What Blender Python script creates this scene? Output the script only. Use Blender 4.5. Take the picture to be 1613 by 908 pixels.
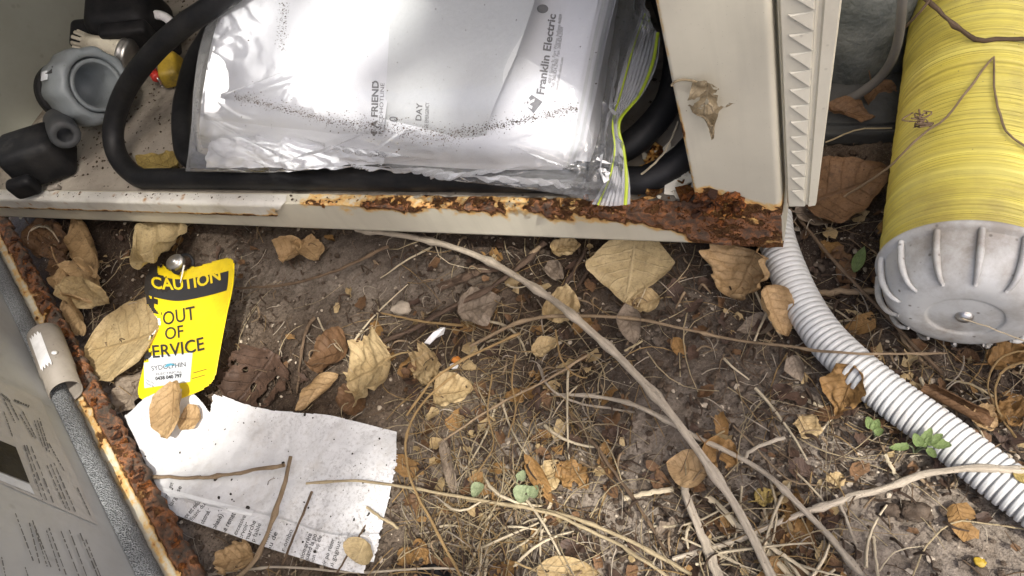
import bpy, bmesh, math, random
import numpy as np
from mathutils import Vector, Matrix, Euler, Quaternion
from mathutils.bvhtree import BVHTree

for o in list(bpy.data.objects): bpy.data.objects.remove(o)
SC = bpy.context.scene
COL = SC.collection
random.seed(7); RNG = np.random.default_rng(7)

# ------------------------------------------------------------------ camera
F, CX, CY, H = 1165.0, 806.5, 454.0, 0.52
R = np.array([[0.90899577, -0.06373478, 0.41190359],
              [0.26655456, 0.84862605, -0.45692724],
              [-0.32042996, 0.5251397, 0.78838628]])
cd = bpy.data.cameras.new('camera'); cam = bpy.data.objects.new('camera', cd); COL.objects.link(cam)
cd.sensor_width = 36; cd.lens = 36*F/1613; cd.clip_start = 0.01; cd.clip_end = 200
M4 = Matrix([list(R[i])+[0] for i in range(3)]+[[0, 0, 0, 1]]); M4.translation = (0, 0, H)
cam.matrix_world = M4
SC.camera = cam

# ------------------------------------------------------------------ sky, sun, exposure
SUN = Vector((0.50, -0.27, 0.82)).normalized()
SKY_STRENGTH, SUN_STRENGTH, EXPOSURE = 0.15, 2.8, 1.06
w = bpy.data.worlds.new('World'); SC.world = w; w.use_nodes = True
nt = w.node_tree; bg = nt.nodes['Background']
sky = nt.nodes.new('ShaderNodeTexSky'); sky.sky_type = 'NISHITA'; sky.sun_disc = False
sky.sun_elevation = math.asin(SUN.z); sky.sun_rotation = math.atan2(SUN.x, SUN.y)
sky.air_density = 0.7; sky.dust_density = 6.0; sky.ozone_density = 0.6
nt.links.new(sky.outputs[0], bg.inputs[0]); bg.inputs[1].default_value = SKY_STRENGTH
ld = bpy.data.lights.new('sun', 'SUN'); ld.energy = SUN_STRENGTH; ld.angle = math.radians(0.5); ld.color = (1, 0.95, 0.87)
sun = bpy.data.objects.new('sun', ld); COL.objects.link(sun); sun.rotation_euler = SUN.to_track_quat('Z', 'Y').to_euler()
sun.location = SUN*6
vs = SC.view_settings
vs.view_transform = 'Standard'; vs.look = 'None'; vs.exposure = EXPOSURE; vs.gamma = 1; vs.use_curve_mapping = False
SC.render.engine = 'CYCLES'
SC.cycles.transparent_max_bounces = 16

# ------------------------------------------------------------------ helpers: pixels to places
CAM = np.array([0, 0, H])
def ray(px, py): return R @ np.array([px-CX, CY-py, -F])
def at(px, py, z):
    d = ray(px, py); return CAM+d*((z-H)/d[2])
def aty(px, py, y):
    d = ray(px, py); return CAM+d*(y/d[1])
def mpp(p): return float(-(R.T @ (np.asarray(p)-CAM))[2])/F
def proj(p):
    c = R.T @ (np.asarray(p)-CAM); return np.array([CX+F*c[0]/-c[2], CY-F*c[1]/-c[2]])

# ------------------------------------------------------------------ numpy noise
_perm = np.random.default_rng(3).permutation(256); _perm = np.concatenate([_perm, _perm, _perm])
_grad = np.random.default_rng(4).normal(size=(256, 3)); _grad /= np.linalg.norm(_grad, axis=1)[:, None]
def pnoise(x, y, z=0.0):
    x, y, z = np.broadcast_arrays(np.asarray(x, float), np.asarray(y, float), np.asarray(z, float))
    xi, yi, zi = np.floor(x).astype(int), np.floor(y).astype(int), np.floor(z).astype(int)
    xf, yf, zf = x-xi, y-yi, z-zi
    fa = lambda t: t*t*t*(t*(t*6-15)+10)
    u, v, w_ = fa(xf), fa(yf), fa(zf)
    def g(i, j, k):
        h = _perm[_perm[_perm[(xi+i) & 255]+((yi+j) & 255)]+((zi+k) & 255)]
        G = _grad[h]
        return G[..., 0]*(xf-i)+G[..., 1]*(yf-j)+G[..., 2]*(zf-k)
    l = lambda a, b, t: a+(b-a)*t
    return l(l(l(g(0, 0, 0), g(1, 0, 0), u), l(g(0, 1, 0), g(1, 1, 0), u), v),
             l(l(g(0, 0, 1), g(1, 0, 1), u), l(g(0, 1, 1), g(1, 1, 1), u), v), w_)*1.6
def fbm(x, y, z=0.0, o=4):
    s, a = 0, 1.0
    for i in range(o):
        s = s+a*pnoise(np.asarray(x)*2**i+i*17.3, np.asarray(y)*2**i+i*9.1, np.asarray(z)*2**i+i*5.7); a *= 0.5
    return s

# ------------------------------------------------------------------ helpers: meshes and objects
WM = {}
def newmesh(name, V, Fc, mat=None, smooth=True, uv=None, attrs=None):
    me = bpy.data.meshes.new(name)
    V = np.asarray(V, float)
    me.from_pydata(V.tolist(), [], [list(map(int, f)) for f in Fc])
    if smooth: me.polygons.foreach_set('use_smooth', [True]*len(me.polygons))
    if uv is not None:
        ul = me.uv_layers.new(name='UVMap'); idx = np.empty(len(me.loops), int); me.loops.foreach_get('vertex_index', idx)
        ul.data.foreach_set('uv', np.asarray(uv, float)[idx].ravel())
    if attrs:
        for k, a in attrs.items():
            at_ = me.attributes.new(k, 'FLOAT', 'POINT'); at_.data.foreach_set('value', np.asarray(a, float).ravel())
    if mat:
        for m in (mat if isinstance(mat, (list, tuple)) else [mat]): me.materials.append(m)
    me.update(); return me
def tag(o, label=None, cat=None, group=None, kind=None):
    if label: o['label'] = label
    if cat: o['category'] = cat
    if group: o['group'] = group
    if kind: o['kind'] = kind
    return o
def root(name, loc, rot=None, **kw):
    o = bpy.data.objects.new(name, None); COL.objects.link(o); o.empty_display_size = 0.02
    m = Matrix.Translation(Vector(loc))
    if rot is not None: m = m @ (rot if isinstance(rot, Matrix) else rot.to_matrix().to_4x4()).to_4x4()
    o.matrix_world = m; WM[o] = m
    return tag(o, **kw)
def add(name, V, Fc, mat, parent=None, smooth=True, uv=None, attrs=None, local=False, **kw):
    """one mesh object from world-space vertices (or local ones when local=True)"""
    V = np.asarray(V, float)
    if parent is not None:
        m = WM[parent]
        if not local:
            mi = np.array(m.inverted()); V = V @ mi[:3, :3].T+mi[:3, 3]
        me = newmesh(name, V, Fc, mat, smooth, uv, attrs)
        o = bpy.data.objects.new(name, me); COL.objects.link(o); o.parent = parent; WM[o] = m
    else:
        c = np.array([V[:, 0].mean(), V[:, 1].mean(), V[:, 2].min()])
        me = newmesh(name, V-c, Fc, mat, smooth, uv, attrs)
        o = bpy.data.objects.new(name, me); COL.objects.link(o); o.location = c; WM[o] = Matrix.Translation(Vector(c))
    return tag(o, **kw)
def grid_faces(nu, nv, close_u=False, close_v=False, off=0):
    f = []
    for i in range(nu if close_u else nu-1):
        for j in range(nv if close_v else nv-1):
            a = i*nv+j; b = ((i+1) % nu)*nv+j; c = ((i+1) % nu)*nv+(j+1) % nv; d = i*nv+(j+1) % nv
            f.append((a+off, b+off, c+off, d+off))
    return f
def cr(P, n):
    """Catmull-Rom resample of control points to n points"""
    P = np.asarray(P, float)
    if len(P) == 2: return P[0]+(P[1]-P[0])*np.linspace(0, 1, n)[:, None]
    E = np.vstack([2*P[0]-P[1], P, 2*P[-1]-P[-2]])
    t = np.linspace(0, len(P)-1-1e-9, n); i = t.astype(int); t = (t-i)[:, None]
    p0, p1, p2, p3 = E[i], E[i+1], E[i+2], E[i+3]
    return 0.5*((2*p1)+(-p0+p2)*t+(2*p0-5*p1+4*p2-p3)*t**2+(-p0+3*p1-3*p2+p3)*t**3)
def arclen(P): return np.concatenate([[0], np.cumsum(np.linalg.norm(np.diff(P, axis=0), axis=1))])
def resample(P, n):
    Q = cr(P, max(n*4, 80)); s = arclen(Q); t = np.linspace(0, s[-1], n)
    return np.stack([np.interp(t, s, Q[:, k]) for k in range(Q.shape[1])], 1)
def tube(P, rad, seg=8, caps=True, rough=0.0, seed=0, flat=1.0):
    """swept tube; returns V, F, uv (u along, v round)"""
    P = np.asarray(P, float); n = len(P)
    rad = np.broadcast_to(np.asarray(rad, float), (n,))
    T = np.gradient(P, axis=0); T /= np.linalg.norm(T, axis=1)[:, None]+1e-12
    a = np.array([0, 0, 1.0]) if abs(T[0][2]) < 0.9 else np.array([1.0, 0, 0])
    N = a-T[0]*(a@T[0]); N /= np.linalg.norm(N); V = []; UV = []; s = arclen(P)
    ang = np.linspace(0, 2*math.pi, seg, endpoint=False)
    for i in range(n):
        N = N-T[i]*(N@T[i]); N /= np.linalg.norm(N)+1e-12; B = np.cross(T[i], N)
        r = rad[i]*np.ones(seg)
        if rough: r = r*(1+rough*pnoise(np.cos(ang)*1.3+seed*3.1, np.sin(ang)*1.3+s[i]*60, seed*1.7+s[i]*25))
        V.append(P[i]+np.outer(np.cos(ang)*r*flat, N)+np.outer(np.sin(ang)*r, B))
        UV.append(np.stack([np.full(seg, s[i]), ang/(2*math.pi)], 1))
    V = np.vstack(V); UV = np.vstack(UV)
    Fc = grid_faces(n, seg, close_v=True)
    if caps: Fc += [tuple(range(seg))[::-1], tuple((n-1)*seg+k for k in range(seg))]
    return V, Fc, UV
def lathe(prof, seg=48, mod=None):
    """profile [(axial, radius)] about local Z; mod(ang, k) radius factor"""
    V = []; ang = np.linspace(0, 2*math.pi, seg, endpoint=False)
    for k, (s, r) in enumerate(prof):
        rr = r*np.ones(seg)
        if mod is not None: rr = rr*mod(ang, k)
        V.append(np.stack([np.cos(ang)*rr, np.sin(ang)*rr, np.full(seg, s)], 1))
    n = len(prof)
    Fc = [(a, d, c, b) for a, b, c, d in grid_faces(n, seg, close_v=True)]
    return np.vstack(V), Fc
def cat_(parts):
    V, Fc, o = [], [], 0
    for v, f in parts:
        V.append(np.asarray(v)); Fc += [tuple(i+o for i in q) for q in f]; o += len(v)
    return np.vstack(V), Fc
def box(x0, x1, y0, y1, z0, z1):
    V = [(x, y, z) for x in (x0, x1) for y in (y0, y1) for z in (z0, z1)]
    return np.array(V, float), [(0, 1, 3, 2), (4, 6, 7, 5), (0, 4, 5, 1), (2, 3, 7, 6), (0, 2, 6, 4), (1, 5, 7, 3)]
def axis_rot(ax, roll=0.0):
    q = Vector(ax).normalized().to_track_quat('Z', 'Y')
    return (q @ Quaternion((0, 0, 1), roll)).to_matrix().to_4x4()
def bvh_of(o):
    me = o.data; m = np.array(WM[o]); V = np.empty(len(me.vertices)*3); me.vertices.foreach_get('co', V); V = V.reshape(-1, 3) @ m[:3, :3].T+m[:3, 3]
    return BVHTree.FromPolygons([Vector(v) for v in V], [list(p.vertices) for p in me.polygons])
def hit(b, px, py):
    d = Vector(ray(px, py)).normalized()
    l, n, i, t = b.ray_cast(Vector(CAM), d)
    if l is None: return None, None
    if n.dot(d) > 0: n = -n
    return np.array(l), np.array(n)
def patch(rows, nu, nv):
    """tensor Catmull-Rom surface through control rows of (px, py, z) -> nu*nv world points"""
    G = np.array([[at(*p) for p in r] for r in rows])
    A = np.stack([cr(G[i], nv) for i in range(len(G))])
    B = np.stack([cr(A[:, j], nu) for j in range(nv)], 1)
    return B
def normals(B):
    du = np.gradient(B, axis=0); dv = np.gradient(B, axis=1); n = np.cross(du, dv); n /= np.linalg.norm(n, axis=-1)[..., None]+1e-12
    if n[..., 2].mean() < 0: n = -n
    return n

# ------------------------------------------------------------------ materials
class Mt:
    def __init__(s, name):
        s.m = bpy.data.materials.new(name); s.m.use_nodes = True; s.nt = s.m.node_tree
        s.b = s.nt.nodes['Principled BSDF']; s.out = s.nt.nodes['Material Output']
        s.tc = s.nt.nodes.new('ShaderNodeTexCoord')
    def n(s, t, **kw):
        x = s.nt.nodes.new(t)
        for k, v in kw.items(): setattr(x, k, v)
        return x
    def put(s, sock, v):
        if hasattr(v, 'is_output') or isinstance(v, bpy.types.NodeSocket): s.nt.links.new(v, sock)
        elif isinstance(v, (tuple, list)) and len(v) == 3 and sock.type == 'RGBA': sock.default_value = (*v, 1)
        else: sock.default_value = v
    def map(s, coord='Object', scale=(1, 1, 1), rot=(0, 0, 0), loc=(0, 0, 0)):
        x = s.n('ShaderNodeMapping'); s.nt.links.new(s.tc.outputs[coord], x.inputs[0])
        x.inputs['Scale'].default_value = scale; x.inputs['Rotation'].default_value = rot; x.inputs['Location'].default_value = loc
        return x.outputs[0]
    def noise(s, scale, detail=4, rough=0.55, vec=None, dist=0.0, dim='3D'):
        x = s.n('ShaderNodeTexNoise'); x.inputs['Scale'].default_value = scale; x.inputs['Detail'].default_value = detail
        x.inputs['Roughness'].default_value = rough; x.inputs['Distortion'].default_value = dist
        s.nt.links.new(vec if vec is not None else s.tc.outputs['Object'], x.inputs['Vector']); return x.outputs['Fac']
    def vor(s, scale, feature='F1', out='Distance', vec=None, rand=1.0):
        x = s.n('ShaderNodeTexVoronoi', feature=feature); x.inputs['Scale'].default_value = scale; x.inputs['Randomness'].default_value = rand
        s.nt.links.new(vec if vec is not None else s.tc.outputs['Object'], x.inputs['Vector']); return x.outputs[out]
    def ramp(s, fac, stops, interp='LINEAR'):
        x = s.n('ShaderNodeValToRGB'); x.color_ramp.interpolation = interp; e = x.color_ramp.elements
        while len(e) < len(stops): e.new(0.5)
        for k, (p, c) in enumerate(stops):
            e[k].position = p; e[k].color = (c, c, c, 1) if isinstance(c, (int, float)) else (*c, 1)
        s.nt.links.new(fac, x.inputs[0]); return x.outputs[0]
    def mix(s, fac, a, b, mode='MIX'):
        x = s.n('ShaderNodeMix', data_type='RGBA', blend_type=mode); s.put(x.inputs[0], fac); s.put(x.inputs[6], a); s.put(x.inputs[7], b); return x.outputs[2]
    def math(s, op, a, b=0.0, c=None, clamp=False):
        x = s.n('ShaderNodeMath', operation=op, use_clamp=clamp); s.put(x.inputs[0], a); s.put(x.inputs[1], b)
        if c is not None: s.put(x.inputs[2], c)
        return x.outputs[0]
    def attr(s, name):
        x = s.n('ShaderNodeAttribute', attribute_name=name); return x.outputs['Fac']
    def sep(s, v):
        x = s.n('ShaderNodeSeparateXYZ'); s.nt.links.new(v, x.inputs[0]); return x.outputs
    def bump(s, h, strength=0.5, dist=0.002, prev=None):
        x = s.n('ShaderNodeBump'); x.inputs['Strength'].default_value = strength; x.inputs['Distance'].default_value = dist
        s.nt.links.new(h, x.inputs['Height'])
        if prev is not None: s.nt.links.new(prev, x.inputs['Normal'])
        return x.outputs[0]
    def set(s, **kw):
        nm = dict(color='Base Color', rough='Roughness', metal='Metallic', normal='Normal', spec='Specular IOR Level', alpha='Alpha',
                  trans='Transmission Weight', ior='IOR', sss='Subsurface Weight', coat='Coat Weight', coatr='Coat Roughness')
        for k, v in kw.items(): s.put(s.b.inputs[nm[k]], v)
        return s
MATS = {}
def plain(name, col, rough=0.5, var=0.25, scale=60, bump=0.15, bd=0.001, dirt=None, dirtamt=0.5, metal=0.0, spec=0.5, dscale=25):
    """painted / moulded surface with mottling, dirt specks and fine relief"""
    if name in MATS: return MATS[name]
    m = Mt(name); n1 = m.noise(scale, 6, 0.6); n2 = m.noise(scale*6, 3, 0.6)
    c = m.mix(m.ramp(n1, [(0.3, 0.0), (0.75, 1.0)]), tuple(x*(1-var) for x in col), tuple(min(1, x*(1+var*0.6)) for x in col))
    if dirt:
        d = m.noise(dscale, 8, 0.7)
        c = m.mix(m.math('MULTIPLY', m.ramp(d, [(0.44, 0.0), (0.66, 1.0)]), dirtamt), c, dirt)
        sp = m.vor(scale*5); c = m.mix(m.math('MULTIPLY', m.ramp(sp, [(0.06, 1.0), (0.14, 0.0)]), dirtamt), c, tuple(x*0.5 for x in dirt))
    m.set(color=c, rough=m.math('MULTIPLY_ADD', n1, 0.25, rough-0.12), metal=metal, spec=spec, normal=m.bump(n2, bump, bd))
    MATS[name] = m.m; return m.m

def soil_mat():
    m = Mt('soil'); big = m.noise(5, 4, 0.6); mid = m.noise(38, 6, 0.65); fine = m.noise(420, 4, 0.7); grit = m.vor(700)
    c = m.mix(m.ramp(mid, [(0.32, 0.0), (0.7, 1.0)]), (0.060, 0.041, 0.027), (0.17, 0.122, 0.083))
    c = m.mix(m.ramp(big, [(0.42, 0.0), (0.66, 0.75)]), c, (0.26, 0.212, 0.165))
    grey = m.attr('grey'); c = m.mix(m.math('MULTIPLY', grey, m.ramp(mid, [(0.3, 0.35), (0.62, 1.0)])), c, (0.29, 0.25, 0.205))
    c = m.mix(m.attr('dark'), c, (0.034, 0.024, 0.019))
    c = m.mix(m.ramp(fine, [(0.35, 0.55), (0.6, 0.0)]), c, (0.028, 0.02, 0.015))
    c = m.mix(m.ramp(grit, [(0.1, 0.7), (0.24, 0.0)]), c, m.mix(m.noise(300), (0.1, 0.075, 0.055), (0.5, 0.45, 0.38)))
    b = m.bump(mid, 0.7, 0.006); b = m.bump(fine, 0.9, 0.0022, b)
    m.set(color=c, rough=0.95, spec=0.15, normal=b); return m.m
def paint_mat(name, col, spots=0.0):
    """cabinet paint with rust that follows the 'rust' attribute"""
    m = Mt(name); n1 = m.noise(14, 5, 0.6); n2 = m.noise(90, 8, 0.72); n3 = m.noise(260, 6, 0.7); n4 = m.noise(38, 6, 0.65, dist=0.6)
    a = m.attr('rust')
    k = m.math('MULTIPLY', a, 4.0, clamp=True); nn = m.math('ADD', m.math('MULTIPLY_ADD', n4, 1.3, -0.65), m.math('MULTIPLY_ADD', n2, 0.9, -0.45)); f = m.math('ADD', m.math('MULTIPLY', a, 0.63), m.math('MULTIPLY', nn, k))
    base = m.mix(m.ramp(n1, [(0.3, 0.0), (0.7, 1.0)]), tuple(x*0.88 for x in col), tuple(min(1, x*1.06) for x in col))
    st = m.noise(1, 5, 0.6, m.map('Object', (85, 85, 7))); base = m.mix(m.ramp(st, [(0.5, 0.0), (0.75, 0.4)]), base, tuple(x*0.72 for x in col)); dv = m.vor(330); base = m.mix(m.ramp(dv, [(0.03, 0.55), (0.09, 0.0)]), base, (0.12, 0.09, 0.06))
    if spots:
        sv = m.vor(70); base = m.mix(m.math('MULTIPLY', m.ramp(sv, [(0.08, 1.0), (0.26, 0.0)]), m.ramp(m.noise(22), [(0.43, 0.0), (0.52, spots)])), base, (0.32, 0.15, 0.03))
        g = m.noise(45, 8, 0.75); base = m.mix(m.ramp(g, [(0.52, 0.0), (0.75, 0.5)]), base, (0.2, 0.16, 0.11))
    stain = m.ramp(f, [(0.12, (0, 0, 0)), (0.30, (0.9,)*3)])
    rustc = m.ramp(m.math('ADD', f, m.math('MULTIPLY_ADD', n3, 0.5, -0.25)), [(0.30, (0.58, 0.38, 0.13)), (0.43, (0.50, 0.22, 0.045)), (0.58, (0.33, 0.11, 0.026)), (0.72, (0.12, 0.048, 0.022)), (0.88, (0.035, 0.02, 0.015))])
    c = m.mix(stain, base, rustc)
    crust = m.ramp(f, [(0.42, 0.0), (0.6, 1.0)])
    b = m.bump(m.math('MULTIPLY', crust, n2), 1.0, 0.004); b = m.bump(m.math('MULTIPLY_ADD', crust, n3, m.math('MULTIPLY', n3, 0.04)), 0.8, 0.0016, b)
    m.set(color=c, rough=m.math('MULTIPLY_ADD', crust, 0.45, 0.42), spec=m.math('MULTIPLY_ADD', crust, -0.3, 0.45), normal=b); return m.m
def leaf_mat(name, c1, c2, vein, trans=0.25, holes=0.0, gloss=0.6):
    m = Mt(name); uv = m.sep(m.tc.outputs['UV']); t, s = uv[0], uv[1]
    sa = m.math('ABSOLUTE', m.math('MULTIPLY_ADD', s, 2.0, -1.0))
    rib = m.ramp(sa, [(0.018, 1.0), (0.055, 0.0)])
    ph = m.math('FRACT', m.math('MULTIPLY', m.math('SUBTRACT', m.math('MULTIPLY_ADD', m.noise(28, 3, 0.5), 0.22, t), m.math('MULTIPLY', m.math('POWER', sa, 1.2), 0.26)), 6.5))
    sv = m.ramp(m.math('ABSOLUTE', m.math('SUBTRACT', ph, 0.5)), [(0.03, 1.0), (0.1, 0.0)])
    net = m.vor(260, 'DISTANCE_TO_EDGE'); netm = m.ramp(net, [(0.02, 1.0), (0.12, 0.0)])
    v = m.math('MAXIMUM', rib, m.math('MULTIPLY', sv, 0.75)); n1 = m.noise(42, 6, 0.62); n2 = m.noise(240, 5, 0.7)
    c = m.mix(m.ramp(n1, [(0.32, 0.0), (0.68, 1.0)]), c1, c2)
    c = m.mix(m.ramp(n2, [(0.36, 0.5), (0.5, 0.0)]), c, tuple(x*0.45 for x in c1))
    sp = m.vor(150); c = m.mix(m.math('MULTIPLY', m.ramp(sp, [(0.05, 0.9), (0.13, 0.0)]), m.ramp(m.noise(35), [(0.5, 0.0), (0.6, 1.0)])), c, tuple(x*0.22 for x in c1))
    c = m.mix(m.math('MULTIPLY', netm, 0.22), c, tuple(x*0.6 for x in c1))
    c = m.mix(m.math('MULTIPLY', v, 0.36), c, vein)
    b = m.bump(v, 0.55, 0.0014); b = m.bump(n1, 0.7, 0.003, b); b = m.bump(n2, 0.45, 0.0006, b)
    m.set(color=c, rough=gloss, spec=0.3, normal=b)
    tr = m.n('ShaderNodeBsdfTranslucent'); m.put(tr.inputs[0], c); mx = m.n('ShaderNodeMixShader'); mx.inputs[0].default_value = trans
    m.nt.links.new(m.b.outputs[0], mx.inputs[1]); m.nt.links.new(tr.outputs[0], mx.inputs[2]); last = mx.outputs[0]
    if holes:
        tp = m.n('ShaderNodeBsdfTransparent'); m2 = m.n('ShaderNodeMixShader'); hv = m.noise(60, 3, 0.5)
        m.nt.links.new(m.ramp(hv, [(0.66-holes*0.2, 0.0), (0.67-holes*0.2, 1.0)]), m2.inputs[0]); m.nt.links.new(last, m2.inputs[1]); m.nt.links.new(tp.outputs[0], m2.inputs[2]); last = m2.outputs[0]
    m.nt.links.new(last, m.out.inputs[0]); return m.m
def bark_mat(name, c1, c2, streak=1.0):
    m = Mt(name); uv = m.map('UV', (110, 14, 1)); n1 = m.noise(1, 8, 0.75, uv); n2 = m.noise(700, 4, 0.7); n3 = m.noise(30, 4)
    c = m.mix(m.ramp(n1, [(0.3, 0.0), (0.65, 1.0)]), c1, c2); c = m.mix(m.ramp(n3, [(0.45, 0.0), (0.75, 0.6)]), c, tuple(x*0.45 for x in c1)); c = m.mix(m.ramp(m.vor(260), [(0.05, 0.7), (0.16, 0.0)]), c, tuple(x*0.3 for x in c1))
    b = m.bump(n1, 0.9*streak, 0.0018); b = m.bump(n2, 0.4, 0.0006, b)
    m.set(color=c, rough=0.85, spec=0.2, normal=b); return m.m
def film_mat(name, milk=0.10, tint=(0.95, 0.96, 0.97), rough=0.14):
    """thin clear polythene: mostly see-through, glossy, slightly milky"""
    m = Mt(name); m.nt.nodes.remove(m.b); n1 = m.noise(55, 6, 0.65); n2 = m.noise(16, 4, 0.6, dist=1.2)
    b = m.bump(n1, 0.10, 0.0025); b = m.bump(n2, 0.08, 0.010, b)
    tr = m.n('ShaderNodeBsdfTransparent'); m.put(tr.inputs[0], tint)
    gl = m.n('ShaderNodeBsdfGlossy'); gl.inputs['Roughness'].default_value = rough; m.put(gl.inputs[0], (1, 1, 1)); m.nt.links.new(b, gl.inputs['Normal'])
    df = m.n('ShaderNodeBsdfDiffuse'); m.put(df.inputs[0], (0.86, 0.87, 0.88)); m.nt.links.new(b, df.inputs['Normal'])
    lw = m.n('ShaderNodeFresnel'); lw.inputs[0].default_value = 1.5; m.nt.links.new(b, lw.inputs['Normal'])
    a = m.n('ShaderNodeMixShader'); m.nt.links.new(m.math('MULTIPLY_ADD', n2, milk*0.8, milk*0.6), a.inputs[0]); m.nt.links.new(tr.outputs[0], a.inputs[1]); m.nt.links.new(df.outputs[0], a.inputs[2])
    c = m.n('ShaderNodeMixShader'); m.nt.links.new(m.math('MULTIPLY', lw.outputs[0], 1.15, clamp=True), c.inputs[0]); m.nt.links.new(a.outputs[0], c.inputs[1]); m.nt.links.new(gl.outputs[0], c.inputs[2])
    m.nt.links.new(c.outputs[0], m.out.inputs[0]); return m.m
def paper_mat(name, col, grime=0.5, dir_attr=None):
    m = Mt(name); g1 = m.noise(9, 6, 0.7); g2 = m.noise(330, 6, 0.75); g3 = m.noise(48, 7, 0.7); v = m.vor(420)
    amt = m.ramp(g1, [(0.36, 0.2), (0.60, 1.0)])
    if dir_attr: amt = m.math('MULTIPLY', amt, m.attr(dir_attr))
    c = m.mix(m.math('MULTIPLY', m.ramp(g2, [(0.49, 0.0), (0.72, 0.85)]), m.math('MULTIPLY', amt, grime)), col, (0.16, 0.15, 0.14))
    c = m.mix(m.math('MULTIPLY', m.ramp(v, [(0.07, 1.0), (0.15, 0.0)]), m.math('MULTIPLY', amt, grime*0.35), clamp=True), c, (0.05, 0.045, 0.04))
    c = m.mix(m.math('MULTIPLY', m.ramp(g3, [(0.5, 0.0), (0.8, 0.6)]), grime), c, (0.42, 0.39, 0.34))
    m.set(color=c, rough=0.62, spec=0.3, normal=m.bump(m.noise(30, 5, 0.6), 0.35, 0.004)); return m.m

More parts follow.
